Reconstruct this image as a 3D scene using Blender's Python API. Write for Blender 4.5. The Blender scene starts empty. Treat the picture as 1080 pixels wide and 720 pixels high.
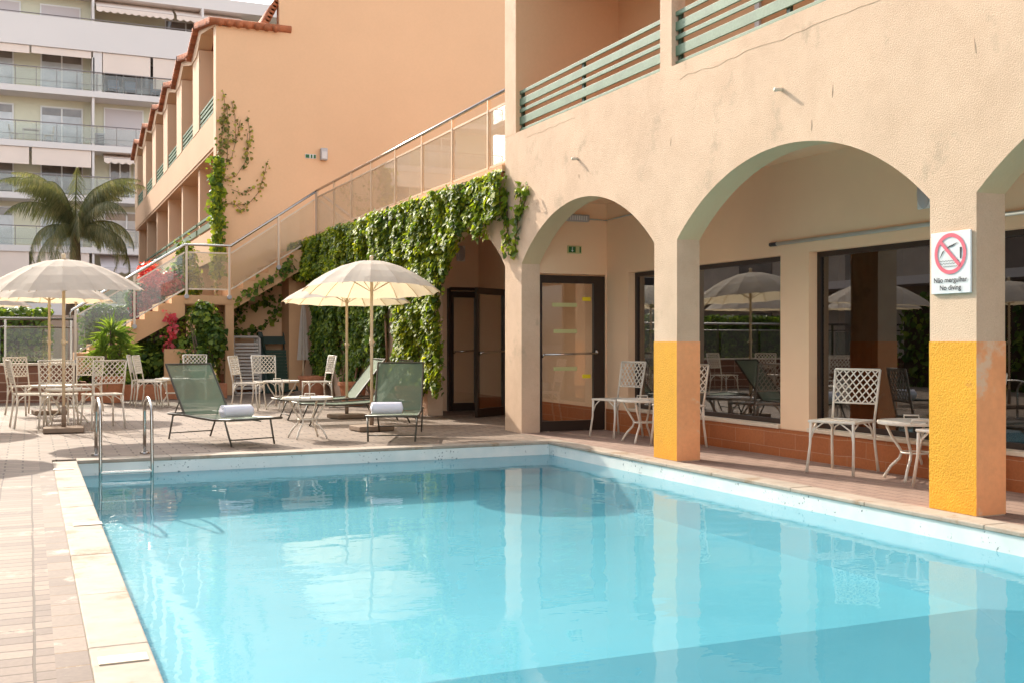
import bpy, math, random
import numpy as np
from mathutils import Vector, Matrix, noise
random.seed(7); rng = np.random.default_rng(11)
R = math.radians
col = bpy.context.scene.collection
sc = bpy.context.scene

# ------------------------------------------------------------------ materials
def _nt(name):
    m = bpy.data.materials.new(name); m.use_nodes = True
    nt = m.node_tree; nt.nodes.clear()
    out = nt.nodes.new('ShaderNodeOutputMaterial')
    return m, nt, out
def N(nt, t, **kw):
    n = nt.nodes.new(t)
    for k, v in kw.items():
        if k.startswith('i_'): n.inputs[k[2:].replace('_', ' ')].default_value = v
        else: setattr(n, k, v)
    return n
def c4(c): return (c[0], c[1], c[2], 1)
def ramp(nt, fac, stops):
    r = nt.nodes.new('ShaderNodeValToRGB')
    e = r.color_ramp.elements
    e[0].position, e[0].color = stops[0][0], c4(stops[0][1])
    e[1].position, e[1].color = stops[-1][0], c4(stops[-1][1])
    for p, c in stops[1:-1]:
        x = e.new(p); x.color = c4(c)
    nt.links.new(fac, r.inputs[0]); return r.outputs[0]
def mixc(nt, fac, a, b, mode='MIX'):
    m = nt.nodes.new('ShaderNodeMix'); m.data_type = 'RGBA'; m.blend_type = mode
    for s, v in ((0, fac), (6, a), (7, b)):
        if hasattr(v, 'links') or hasattr(v, 'is_linked'): nt.links.new(v, m.inputs[s])
        elif s == 0: m.inputs[0].default_value = v
        else: m.inputs[s].default_value = c4(v)
    return m.outputs[2]
def noi(nt, co, scale, detail=4, rough=.55):
    n = N(nt, 'ShaderNodeTexNoise'); n.inputs['Scale'].default_value = scale
    n.inputs['Detail'].default_value = detail; n.inputs['Roughness'].default_value = rough
    nt.links.new(co, n.inputs['Vector']); return n.outputs[0]
def mat(name, c, rough=.7, var=.12, vs=1.3, bump=0, bs=30, bd=.01, metal=0, spec=.4, fine=0, fs=25, stain=None, streak=False, rand=0, trans=0, transc=None, alpha=1, mottle=0):
    m, nt, out = _nt(name)
    p = N(nt, 'ShaderNodeBsdfPrincipled')
    co = N(nt, 'ShaderNodeTexCoord').outputs['Object']
    lo = tuple(x*(1-var) for x in c); hi = tuple(min(1, x*(1+var)) for x in c)
    cc = ramp(nt, noi(nt, co, vs, 6), [(.3, lo), (.7, hi)])
    if fine:
        f = ramp(nt, noi(nt, co, fs, 3), [(.3, (1-fine,)*3), (.7, (1, 1, 1))])
        cc = mixc(nt, 1.0, cc, f, 'MULTIPLY')
    if streak:
        mp = N(nt, 'ShaderNodeMapping'); mp.inputs['Scale'].default_value = (2.2, 2.2, .3)
        nt.links.new(co, mp.inputs[0])
        f = ramp(nt, noi(nt, mp.outputs[0], 1.6, 6), [(.42, (.86, .83, .79)), (.6, (1, 1, 1))])
        cc = mixc(nt, 1.0, cc, f, 'MULTIPLY')
    if mottle:
        f = ramp(nt, noi(nt, co, 2.6, 10, .68), [(.36, (1-mottle*.7, 1-mottle*.85, 1-mottle)), (.56, (1, 1, 1))]); cc = mixc(nt, 1.0, cc, f, 'MULTIPLY')
        f = ramp(nt, noi(nt, co, 7, 6, .75), [(.25, (1-mottle*.8, 1-mottle*1.2, 1-mottle*1.5)), (.34, (1, 1, 1))]); cc = mixc(nt, 1.0, cc, f, 'MULTIPLY')
    if stain:
        s = ramp(nt, noi(nt, co, stain[1], 8, .7), [(stain[2], (0, 0, 0)), (stain[2]+.08, (1, 1, 1))])
        cc = mixc(nt, s, cc, stain[0])
    if rand:
        g = N(nt, 'ShaderNodeNewGeometry')
        f = ramp(nt, g.outputs['Random Per Island'], [(0, (1-rand,)*3), (1, (1, 1, 1))])
        cc = mixc(nt, 1.0, cc, f, 'MULTIPLY')
    nt.links.new(cc, p.inputs['Base Color'])
    p.inputs['Roughness'].default_value = rough; p.inputs['Metallic'].default_value = metal
    p.inputs['Specular IOR Level'].default_value = spec
    if bump:
        b = N(nt, 'ShaderNodeBump'); b.inputs['Strength'].default_value = bump; b.inputs['Distance'].default_value = bd
        nt.links.new(noi(nt, co, bs, 4, .6), b.inputs['Height']); nt.links.new(b.outputs[0], p.inputs['Normal'])
    last = p.outputs[0]
    if trans:
        t = N(nt, 'ShaderNodeBsdfTranslucent')
        if transc: t.inputs[0].default_value = c4(transc)
        else: nt.links.new(cc, t.inputs[0])
        mx = N(nt, 'ShaderNodeMixShader'); mx.inputs[0].default_value = trans
        nt.links.new(last, mx.inputs[1]); nt.links.new(t.outputs[0], mx.inputs[2]); last = mx.outputs[0]
    if alpha < 1:
        t = N(nt, 'ShaderNodeBsdfTransparent')
        mx = N(nt, 'ShaderNodeMixShader'); mx.inputs[0].default_value = alpha
        nt.links.new(t.outputs[0], mx.inputs[1]); nt.links.new(last, mx.inputs[2]); last = mx.outputs[0]
    nt.links.new(last, out.inputs[0]); return m
def brick(name, c1, c2, mortar, bw, rh, ms=.006, off=.5, plane='XY', rough=.75, bias=0, stain=None, shift=(0, 0, 0), var=.2):
    m, nt, out = _nt(name)
    p = N(nt, 'ShaderNodeBsdfPrincipled'); p.inputs['Roughness'].default_value = rough
    p.inputs['Specular IOR Level'].default_value = .3
    pos = N(nt, 'ShaderNodeNewGeometry').outputs['Position']
    s = N(nt, 'ShaderNodeSeparateXYZ'); nt.links.new(pos, s.inputs[0])
    cb = N(nt, 'ShaderNodeCombineXYZ')
    nt.links.new(s.outputs['XYZ'.index(plane[0])], cb.inputs[0]); nt.links.new(s.outputs['XYZ'.index(plane[1])], cb.inputs[1])
    ad = N(nt, 'ShaderNodeVectorMath', operation='ADD'); ad.inputs[1].default_value = (50+shift[0], 50+shift[1], 0)
    nt.links.new(cb.outputs[0], ad.inputs[0])
    nz = N(nt, 'ShaderNodeTexNoise'); nz.inputs['Scale'].default_value = 2.2; nt.links.new(pos, nz.inputs['Vector'])
    wob = N(nt, 'ShaderNodeVectorMath', operation='MULTIPLY_ADD'); wob.inputs[1].default_value = (.014, .03, 0)
    nt.links.new(nz.outputs[1], wob.inputs[0]); nt.links.new(ad.outputs[0], wob.inputs[2])
    b = N(nt, 'ShaderNodeTexBrick'); b.offset = off; b.squash = 1
    for k, v in (('Scale', 1), ('Mortar Size', ms), ('Mortar Smooth', .25), ('Bias', bias), ('Brick Width', bw), ('Row Height', rh)): b.inputs[k].default_value = v
    b.inputs['Color1'].default_value = c4(c1); b.inputs['Color2'].default_value = c4(c2); b.inputs['Mortar'].default_value = c4(mortar)
    nt.links.new(wob.outputs[0], b.inputs['Vector'])
    f = ramp(nt, noi(nt, pos, 1.1, 8, .65), [(.3, (1-var,)*3), (.7, (1.0,)*3)])
    f2 = ramp(nt, noi(nt, pos, 45, 4, .6), [(.3, (.84,)*3), (.65, (1.0,)*3)])
    cc = mixc(nt, 1.0, b.outputs[0], f, 'MULTIPLY'); cc = mixc(nt, 1.0, cc, f2, 'MULTIPLY')
    if stain:
        st = ramp(nt, noi(nt, pos, stain[1], 8, .7), [(stain[2], (0, 0, 0)), (stain[2]+.1, (1, 1, 1))])
        cc = mixc(nt, st, cc, stain[0])
    nt.links.new(cc, p.inputs['Base Color'])
    inv = N(nt, 'ShaderNodeMath', operation='MULTIPLY_ADD'); inv.inputs[1].default_value = -1; inv.inputs[2].default_value = 1
    nt.links.new(b.outputs[1], inv.inputs[0])
    ad2 = N(nt, 'ShaderNodeMath', operation='MULTIPLY_ADD'); ad2.inputs[1].default_value = .35
    nt.links.new(noi(nt, pos, 30, 5), ad2.inputs[0]); nt.links.new(inv.outputs[0], ad2.inputs[2])
    bp = N(nt, 'ShaderNodeBump'); bp.inputs['Strength'].default_value = .5; bp.inputs['Distance'].default_value = .006
    nt.links.new(ad2.outputs[0], bp.inputs['Height']); nt.links.new(bp.outputs[0], p.inputs['Normal'])
    nt.links.new(p.outputs[0], out.inputs[0]); return m
def two_sided_ior(nt, f, ior):
    """same reflectance seen from either side of the sheet (no total reflection under it)"""
    g = N(nt, 'ShaderNodeNewGeometry'); m = N(nt, 'ShaderNodeMath', operation='MULTIPLY_ADD')
    m.inputs[1].default_value = 1/ior-ior; m.inputs[2].default_value = ior
    nt.links.new(g.outputs['Backfacing'], m.inputs[0]); nt.links.new(m.outputs[0], f.inputs[0])
def glass(name, tint, fres=1.0, ior=1.5, rough=0.0, dirt=0, dirtc=(.8, .8, .8)):
    m, nt, out = _nt(name)
    t = N(nt, 'ShaderNodeBsdfTransparent'); t.inputs[0].default_value = c4(tint)
    g = N(nt, 'ShaderNodeBsdfGlossy'); g.inputs['Roughness'].default_value = rough
    f = N(nt, 'ShaderNodeFresnel'); two_sided_ior(nt, f, ior)
    mu = N(nt, 'ShaderNodeMath', operation='MULTIPLY'); mu.inputs[1].default_value = fres; mu.use_clamp = True
    nt.links.new(f.outputs[0], mu.inputs[0])
    last = t.outputs[0]
    if dirt:
        d = N(nt, 'ShaderNodeBsdfDiffuse'); d.inputs[0].default_value = c4(dirtc)
        mx = N(nt, 'ShaderNodeMixShader'); mx.inputs[0].default_value = dirt
        nt.links.new(last, mx.inputs[1]); nt.links.new(d.outputs[0], mx.inputs[2]); last = mx.outputs[0]
    mx = N(nt, 'ShaderNodeMixShader'); nt.links.new(mu.outputs[0], mx.inputs[0])
    nt.links.new(last, mx.inputs[1]); nt.links.new(g.outputs[0], mx.inputs[2]); nt.links.new(mx.outputs[0], out.inputs[0])
    return m
def leafmat(name, cols, trans=.35, rough=.45, spec=.35):
    m, nt, out = _nt(name)
    g = N(nt, 'ShaderNodeNewGeometry')
    st = [(i/(len(cols)-1), c) for i, c in enumerate(cols)]
    cc = ramp(nt, g.outputs['Random Per Island'], st)
    big = ramp(nt, noi(nt, g.outputs['Position'], 1.7, 3), [(.35, (.62, .7, .7)), (.65, (1.15, 1.1, 1.0))])
    cc = mixc(nt, 1.0, cc, big, 'MULTIPLY')
    p = N(nt, 'ShaderNodeBsdfPrincipled'); p.inputs['Roughness'].default_value = rough; p.inputs['Specular IOR Level'].default_value = spec
    t = N(nt, 'ShaderNodeBsdfTranslucent'); nt.links.new(cc, p.inputs[0])
    br = mixc(nt, 1.0, cc, (1.6, 1.7, .8), 'MULTIPLY'); nt.links.new(br, t.inputs[0])
    mx = N(nt, 'ShaderNodeMixShader'); mx.inputs[0].default_value = trans
    nt.links.new(p.outputs[0], mx.inputs[1]); nt.links.new(t.outputs[0], mx.inputs[2]); nt.links.new(mx.outputs[0], out.inputs[0])
    return m

M = {}
M['stucco'] = mat('stucco_cream', (.7, .495, .34), .9, .06, 1.1, bump=.9, bs=95, bd=.0065, fine=.08, fs=90, streak=False, stain=((.52, .37, .25), 1.6, .58), mottle=.12)
M['smooth'] = mat('render_peach', (.66, .385, .2), .88, .06, .8, bump=.15, bs=25, bd=.006, fine=.05)
M['inner'] = mat('render_inner', (.84, .58, .37), .88, .05, .8, bump=.1, bs=25, bd=.005)
M['greenish'] = mat('soffit_paint', (.66, .5, .3), .9, .08, .9, bump=.2, bs=30)
M['wall_peach'] = mat('wall_peach_orange', (.74, .46, .265), .9, .05, .35, bump=.1, bs=15, bd=.006, fine=.03)
M['wing'] = mat('wing_pink', (.64, .4, .24), .9, .06, .5, bump=.1, bs=15)
M['wing_trim'] = mat('wing_trim', (.72, .5, .33), .9, .05, .5)
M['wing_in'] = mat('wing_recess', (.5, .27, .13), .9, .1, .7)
M['yellow'] = mat('paint_yellow', (.76, .345, .012), .8, .05, 2, bump=.8, bs=75, bd=.0085, fine=.12, fs=60, stain=((.62, .25, .03), 5, .64), mottle=.08)
M['orange'] = mat('paint_orange', (.92, .39, .17), .8, .1, 2, bump=.2, bs=40, fine=.08, stain=((.8, .52, .33), 2.4, .55))
M['white_iron'] = mat('white_iron', (.78, .71, .6), .45, .05, 5, fine=.12, fs=18)
M['plastic'] = mat('white_plastic', (.62, .55, .48), .5, .05)
M['steel'] = mat('steel', (.5, .47, .43), .27, .05, metal=1)
M['alu'] = mat('painted_metal', (.6, .5, .4), .4, .05, metal=.4)
M['pinkpost'] = mat('beige_metal', (.62, .43, .27), .5, .05)
M['bronze'] = mat('dark_bronze', (.035, .022, .016), .35, .1)
M['green_wood'] = mat('green_slat', (.165, .24, .155), .6, .16, 4, fine=.2, fs=40, bump=.1)
M['green_dark'] = mat('dark_green_metal', (.03, .06, .035), .5, .1)
M['green_plastic'] = mat('dark_green_plastic', (.03, .055, .04), .4, .1)
M['lframe'] = mat('lounger_frame', (.085, .075, .055), .45, .1)
M['sling'] = mat('green_sling', (.17, .235, .16), .75, .06, 3, trans=.22, fine=.1, fs=120, alpha=.8)
M['towel'] = mat('white_towel', (.78, .76, .82), .95, .03, bump=.5, bs=150, bd=.006)
M['canopy'] = mat('canopy_cream', (.61, .56, .49), .9, .04, 2, trans=.36, transc=(.93, .76, .5), fine=.05, fs=9, bump=.35, bs=7, bd=.02)
M['pole'] = mat('cream_pole', (.72, .56, .36), .45, .05)
M['conc'] = mat('concrete_base', (.28, .2, .14), .9, .15, 6, bump=.3)
M['terracotta'] = mat('terracotta', (.5, .2, .1), .85, .15, 4, fine=.15)
M['rooftile'] = mat('roof_tile', (.5, .16, .065), .85, .2, 5, fine=.2, rand=.4)
M['sill'] = mat('sill_stone', (.68, .56, .42), .7, .1, 4)
M['white_sign'] = mat('sign_white', (.7, .69, .67), .4, .02)
M['sign_red'] = mat('sign_red', (.72, .13, .17), .45, .03)
M['black'] = mat('print_black', (.03, .03, .035), .5, .02)
M['exit'] = mat('exit_green', (.02, .12, .03), .5, .02)
M['lumi'] = mat('pale_sticker', (.5, .48, .22), .5, .05)
M['ysticker'] = mat('yellow_sticker', (.8, .62, .02), .5, .05)
M['greyplastic'] = mat('grey_lamp', (.42, .4, .4), .4, .05)
M['pipe'] = mat('grey_conduit', (.5, .5, .45), .5, .05)
M['bark'] = mat('bark', (.16, .11, .07), .9, .25, 8, bump=.6, bs=20)
M['stem'] = mat('dry_stem', (.2, .11, .06), .9, .2, 8)
M['soil'] = mat('soil', (.09, .06, .04), .95, .2, 6)
M['apt'] = mat('apt_white', (.68, .62, .58), .85, .03, .2, streak=False)
M['apt_wall'] = mat('apt_greenish', (.66, .63, .48), .85, .04, .3)
M['apt_shut'] = mat('apt_shutter', (.6, .53, .52), .7, .03, .3)
M['apt_blind'] = mat('apt_blind', (.74, .61, .52), .8, .04, .6)
M['apt_frame'] = mat('apt_frame', (.75, .73, .7), .5, .02)
M['apt_pane'] = mat('apt_pane', (.5, .5, .5), .15, .3, .6, spec=.6)
M['apt_curtain'] = mat('apt_dark_pane', (.2, .165, .14), .1, .4, .7, spec=.6)
M['apt_rail'] = mat('apt_rail', (.22, .19, .18), .5, .02)
M['balc_blue'] = mat('balcony_fabric', (.2, .24, .32), .8, .1)
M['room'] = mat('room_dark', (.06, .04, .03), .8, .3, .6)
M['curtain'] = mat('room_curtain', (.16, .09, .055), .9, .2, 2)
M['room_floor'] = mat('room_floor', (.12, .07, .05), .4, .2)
M['grey_wall'] = mat('grey_shopfront', (.36, .34, .34), .8, .1, .4)
M['coping'] = mat('coping_stone', (.4, .33, .258), .8, .12, 4, rand=.1, fine=.16, fs=11, stain=((.27, .19, .12), 2.2, .54), bump=.25, bs=25, bd=.005)
M['pav_deck'] = brick('paver_deck', (.29, .215, .16), (.225, .163, .12), (.11, .078, .052), .3, .15, .009, .5, 'XY', stain=((.42, .32, .24), .9, .6))
M['pav_rows'] = brick('paver_rows', (.29, .21, .155), (.185, .13, .098), (.09, .06, .038), .22, .105, .006, 0, 'XY', shift=(-.085, 0, 0), stain=((.46, .36, .27), 1.3, .58))
M['pav_edge'] = brick('paver_edge', (.27, .2, .15), (.175, .125, .095), (.21, .125, .055), .4, .2, .006, 0, 'XY', shift=(.1, 0, 0), stain=((.42, .36, .29), 2.4, .58))
M['pav_arc'] = brick('paver_arcade', (.38, .26, .2), (.32, .215, .165), (.2, .13, .1), .24, .12, .006, .5, 'YX')
M['plinth'] = brick('plinth_tile', (.48, .155, .05), (.42, .13, .042), (.52, .27, .15), .5, .15, .003, .5, 'YZ', .35, var=.12)
M['plinthx'] = brick('plinth_tile_x', (.48, .155, .05), (.42, .13, .042), (.52, .27, .15), .5, .15, .003, .5, 'XZ', .35, var=.12)
M['tilewall'] = brick('brown_tile', (.33, .15, .085), (.26, .11, .065), (.55, .38, .27), .6, .172, .012, 0, 'XZ', .6)
M['stonewall'] = mat('pale_wall', (.5, .42, .34), .9, .15, 1.2, bump=.3)
M['balglass'] = glass('balustrade_glass', (.86, .9, .87), 1.5, 1.45, dirt=.07, dirtc=(.8, .76, .68))
M['stairglass'] = glass('stair_glass', (.88, .88, .84), .8, 1.45, dirt=.16, dirtc=(.8, .66, .5))
M['aptglass'] = glass('apt_glass', (.9, .92, .9), .5, 1.45, dirt=.1, dirtc=(.7, .68, .64))
M['winglass'] = glass('window_glass', (.42, .37, .33), 3.2, 1.5)
M['doorglass'] = glass('door_glass', (.95, .93, .9), 2.6, 1.5)
M['ivy'] = leafmat('ivy_leaf', [(.07, .12, .03), (.15, .21, .03), (.3, .35, .03), (.48, .47, .04)], .4, .55, .2)
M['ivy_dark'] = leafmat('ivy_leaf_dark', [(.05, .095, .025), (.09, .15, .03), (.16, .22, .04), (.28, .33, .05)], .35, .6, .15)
M['ivy_dry'] = leafmat('ivy_leaf_dry', [(.1, .12, .03), (.2, .21, .05), (.3, .22, .09), (.42, .4, .06)], .3, .6, .15)
M['bush'] = leafmat('bush_leaf', [(.04, .085, .02), (.09, .15, .03), (.16, .23, .04), (.3, .38, .05)], .35)
M['hedge'] = leafmat('hedge_leaf', [(.06, .1, .02), (.12, .19, .03), (.26, .34, .03)], .35)
M['bougain'] = leafmat('bougainvillea_bract', [(.55, .05, .07), (.75, .09, .12), (.8, .2, .2)], .4)
M['palm'] = leafmat('palm_leaf', [(.15, .155, .08), (.21, .21, .11), (.32, .28, .16)], .3, .6, .15)
M['yucca'] = leafmat('yucca_leaf', [(.1, .17, .03), (.2, .28, .05), (.34, .4, .08)], .35)

# pool liner : cyan below the waterline, grey speckled mosaic above it
def liner():
    m, nt, out = _nt('pool_liner'); p = N(nt, 'ShaderNodeBsdfPrincipled'); p.inputs['Roughness'].default_value = .6
    pos = N(nt, 'ShaderNodeNewGeometry').outputs['Position']
    a = ramp(nt, noi(nt, pos, .7, 6), [(.3, (.085, .35, .44)), (.7, (.12, .4, .485))])
    sp = ramp(nt, noi(nt, pos, 4, 8, .75), [(.63, (1, 1, 1)), (.7, (.55, .75, .78))])
    nt.links.new(mixc(nt, 1.0, a, sp, 'MULTIPLY'), p.inputs[0]); nt.links.new(p.outputs[0], out.inputs[0]); return m
def mosaic():
    m, nt, out = _nt('pool_waterline_band'); p = N(nt, 'ShaderNodeBsdfPrincipled'); p.inputs['Roughness'].default_value = .5
    pos = N(nt, 'ShaderNodeNewGeometry').outputs['Position']
    a = ramp(nt, noi(nt, pos, 3, 6), [(.3, (.56, .62, .6)), (.7, (.74, .74, .7))])
    sp = ramp(nt, noi(nt, pos, 38, 3, .5), [(.31, (.2, .25, .27)), (.37, (1, 1, 1))])
    gate = ramp(nt, noi(nt, pos, 3.5, 3), [(.5, (0, 0, 0)), (.58, (1, 1, 1))])
    spk = mixc(nt, gate, (1, 1, 1), sp)
    nt.links.new(mixc(nt, 1.0, a, spk, 'MULTIPLY'), p.inputs[0]); nt.links.new(p.outputs[0], out.inputs[0]); return m
def water():
    m, nt, out = _nt('pool_water')
    pos = N(nt, 'ShaderNodeNewGeometry').outputs['Position']
    mp = N(nt, 'ShaderNodeMapping'); mp.inputs['Scale'].default_value = (1, 1.6, 1); nt.links.new(pos, mp.inputs[0])
    b = N(nt, 'ShaderNodeBump'); b.inputs['Strength'].default_value = .12; b.inputs['Distance'].default_value = .02
    nt.links.new(noi(nt, mp.outputs[0], 2.6, 3, .5), b.inputs['Height'])
    b2 = N(nt, 'ShaderNodeBump'); b2.inputs['Strength'].default_value = .35; b2.inputs['Distance'].default_value = .02
    nt.links.new(noi(nt, mp.outputs[0], .9, 2, .5), b2.inputs['Height']); nt.links.new(b2.outputs[0], b.inputs['Normal'])
    t = N(nt, 'ShaderNodeBsdfTransparent'); t.inputs[0].default_value = (.88, .985, .99, 1)
    g = N(nt, 'ShaderNodeBsdfGlossy'); g.inputs['Roughness'].default_value = .0
    f = N(nt, 'ShaderNodeFresnel'); two_sided_ior(nt, f, 1.33)
    nt.links.new(b.outputs[0], f.inputs['Normal']); nt.links.new(b.outputs[0], g.inputs['Normal'])
    d = N(nt, 'ShaderNodeBsdfDiffuse'); d.inputs[0].default_value = (.17, .53, .64, 1)
    mk = N(nt, 'ShaderNodeMixShader'); mk.inputs[0].default_value = .15   # diffuse share stands in for light scattered under water, lifts the dark walls
    nt.links.new(t.outputs[0], mk.inputs[1]); nt.links.new(d.outputs[0], mk.inputs[2])
    mx = N(nt, 'ShaderNodeMixShader'); nt.links.new(f.outputs[0], mx.inputs[0])
    nt.links.new(mk.outputs[0], mx.inputs[1]); nt.links.new(g.outputs[0], mx.inputs[2]); nt.links.new(mx.outputs[0], out.inputs[0])
    return m
M['liner'] = liner(); M['mosaic'] = mosaic(); M['water'] = water()

# ------------------------------------------------------------------ mesh builder
def rootloc(p):
    v = Vector((0, 0, 0))
    while p is not None: v += p.location; p = p.parent
    return v
class MB:
    def __init__(s): s.v = []; s.f = []; s.mi = []
    def add(s, vs, fs, mi=0):
        b = len(s.v); s.v += [tuple(v) for v in vs]; s.f += [[b+i for i in f] for f in fs]; s.mi += [mi]*len(fs); return s
    def box(s, x0, x1, y0, y1, z0, z1, mi=0):
        v = [(x0, y0, z0), (x1, y0, z0), (x1, y1, z0), (x0, y1, z0), (x0, y0, z1), (x1, y0, z1), (x1, y1, z1), (x0, y1, z1)]
        return s.add(v, [(0, 3, 2, 1), (4, 5, 6, 7), (0, 1, 5, 4), (1, 2, 6, 5), (2, 3, 7, 6), (3, 0, 4, 7)], mi)
    def quad(s, *p, mi=0): return s.add(p, [tuple(range(len(p)))], mi)
    def tube(s, pts, r, n=8, cap=True, rs=None, closed=False, flat=1):
        pts = [Vector(p) for p in pts]; L = len(pts); rings = []; up = None
        for i, p in enumerate(pts):
            if closed: d = pts[(i+1) % L]-pts[i-1]
            else: d = pts[min(i+1, L-1)]-pts[max(i-1, 0)]
            if d.length < 1e-9: d = Vector((0, 0, 1))
            d.normalize()
            if up is None: up = Vector((0, 0, 1)) if abs(d.z) < .9 else Vector((1, 0, 0))
            a = d.cross(up)
            if a.length < 1e-4: a = d.cross(Vector((0, 1, 0)))
            a.normalize(); b = a.cross(d); b.normalize(); up = b
            rr = rs[i] if rs else r
            rings.append([p+a*math.cos(2*math.pi*k/n)*rr+b*math.sin(2*math.pi*k/n)*rr*flat for k in range(n)])
        vs = [q for ring in rings for q in ring]; fs = []
        for i in range(L if closed else L-1):
            j = (i+1) % L
            for k in range(n):
                k2 = (k+1) % n; fs.append((i*n+k, i*n+k2, j*n+k2, j*n+k))
        if cap and not closed: fs += [tuple(range(n))[::-1], tuple((L-1)*n+k for k in range(n))]
        return s.add(vs, fs)
    def bar(s, a, b, w, h):
        a = Vector(a); b = Vector(b); d = (b-a).normalized()
        up = Vector((0, 0, 1)) if abs(d.z) < .95 else Vector((1, 0, 0))
        x = d.cross(up).normalized()*w/2; y = x.cross(d).normalized()*h/2
        v = [a-x-y, a+x-y, a+x+y, a-x+y, b-x-y, b+x-y, b+x+y, b-x+y]
        return s.add(v, [(0, 3, 2, 1), (4, 5, 6, 7), (0, 1, 5, 4), (1, 2, 6, 5), (2, 3, 7, 6), (3, 0, 4, 7)])
    def lathe(s, prof, cx=0, cy=0, n=24):
        vs = []; fs = []
        for r, z in prof: vs += [(cx+r*math.cos(2*math.pi*k/n), cy+r*math.sin(2*math.pi*k/n), z) for k in range(n)]
        for i in range(len(prof)-1):
            for k in range(n):
                k2 = (k+1) % n; fs.append((i*n+k, i*n+k2, (i+1)*n+k2, (i+1)*n+k))
        return s.add(vs, fs)
    def build(s, name, m, parent=None, world=True, smooth=False, bevel=0, solid=0):
        me = bpy.data.meshes.new(name)
        vs = s.v
        if parent is not None and world:
            L = rootloc(parent); vs = [(x-L.x, y-L.y, z-L.z) for x, y, z in vs]
        me.from_pydata(vs, [], s.f)
        for mm in (m if isinstance(m, (list, tuple)) else [m]): me.materials.append(mm)
        if any(s.mi):
            me.polygons.foreach_set('material_index', s.mi)
        if smooth: me.polygons.foreach_set('use_smooth', [True]*len(me.polygons))
        me.update(); me.validate()
        o = bpy.data.objects.new(name, me); col.objects.link(o)
        if parent is not None: o.parent = parent
        if bevel:
            b = o.modifiers.new('bevel', 'BEVEL'); b.width = bevel; b.segments = 2; b.limit_method = 'ANGLE'
        if solid:
            b = o.modifiers.new('solid', 'SOLIDIFY'); b.thickness = solid
        return o
def tag(o, label=None, cat=None, group=None, kind=None):
    if label: o['label'] = label
    if cat: o['category'] = cat
    if group: o['group'] = group
    if kind: o['kind'] = kind
    return o
def thing(name, loc, rz=0, label=None, cat=None, group=None):
    o = bpy.data.objects.new(name, None); o.empty_display_size = .1; col.objects.link(o)
    o.location = loc; o.rotation_euler = (0, 0, rz); return tag(o, label, cat, group)
def dup(src, loc, rz=0, label=None, cat=None, group=None):
    def cp(o, par):
        c = o.copy(); col.objects.link(c)
        if par is not None: c.parent = par
        for ch in o.children: cp(ch, c)
        return c
    r = cp(src, None); r.location = loc; r.rotation_euler = (0, 0, rz); return tag(r, label, cat, group)
def struct(name, mb, m, **k):
    o = mb.build(name, m, None, **k); o['kind'] = 'structure'; return o
def leaves(name, P, Nn, size, m, parent=None, droop=.3, aspect=1.0, rootl=None):
    """kite shaped leaves at P with outward normals Nn"""
    n = len(P); P = np.asarray(P, float); Nn = np.asarray(Nn, float)+rng.normal(0, .45, (n, 3))
    Nn /= np.linalg.norm(Nn, axis=1)[:, None]+1e-9
    dn = np.tile(np.array([0, 0, -1.0]), (n, 1))+rng.normal(0, .6, (n, 3))
    t = dn-Nn*np.sum(dn*Nn, axis=1)[:, None]; t /= np.linalg.norm(t, axis=1)[:, None]+1e-9
    b = np.cross(Nn, t); s = (size*rng.uniform(.5, 1.5, n))[:, None]
    v0 = P; v1 = P+s*(.45*t+.48*aspect*b)+Nn*s*.06; v2 = P+s*1.05*t-Nn*s*droop*.5; v3 = P+s*(.45*t-.48*aspect*b)+Nn*s*.06
    v1b = P+s*(.12*t+.42*aspect*b); v3b = P+s*(.12*t-.42*aspect*b)
    V = np.stack([v0, v1b, v1, v2, v3, v3b], axis=1).reshape(-1, 3)
    if parent is not None: V = V-np.array(rootloc(parent))
    me = bpy.data.meshes.new(name)
    me.vertices.add(6*n); me.vertices.foreach_set('co', V.ravel())
    base = np.arange(n)[:, None]*6
    F = np.concatenate([base+np.array([[0, 1, 2, 3]]), base+np.array([[0, 3, 4, 5]])], axis=1).reshape(-1)
    me.loops.add(len(F)); me.loops.foreach_set('vertex_index', F.astype(np.int32))
    me.polygons.add(2*n); me.polygons.foreach_set('loop_start', np.arange(0, 8*n, 4, dtype=np.int32))
    me.materials.append(m); me.update(calc_edges=True); me.validate()
    o = bpy.data.objects.new(name, me); col.objects.link(o)
    if parent is not None: o.parent = parent
    return o
def blob_points(n, c, r, shell=.55, cl=7, seed=0):
    """points through clumps filling an ellipsoid"""
    rg = np.random.default_rng(seed); C = []
    for _ in range(cl):
        d = rg.normal(0, 1, 3); d /= np.linalg.norm(d); C.append(np.array(c)+d*np.array(r)*rg.uniform(.35, .75))
    P = []; Nn = []
    for i in range(n):
        k = C[rg.integers(cl)]; d = rg.normal(0, 1, 3); d /= np.linalg.norm(d)
        rr = np.array(r)*rg.uniform(.3, .5)*rg.uniform(shell, 1.0)
        P.append(k+d*rr); Nn.append(d+np.array([0, 0, .4]))
    return np.array(P), np.array(Nn)

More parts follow.
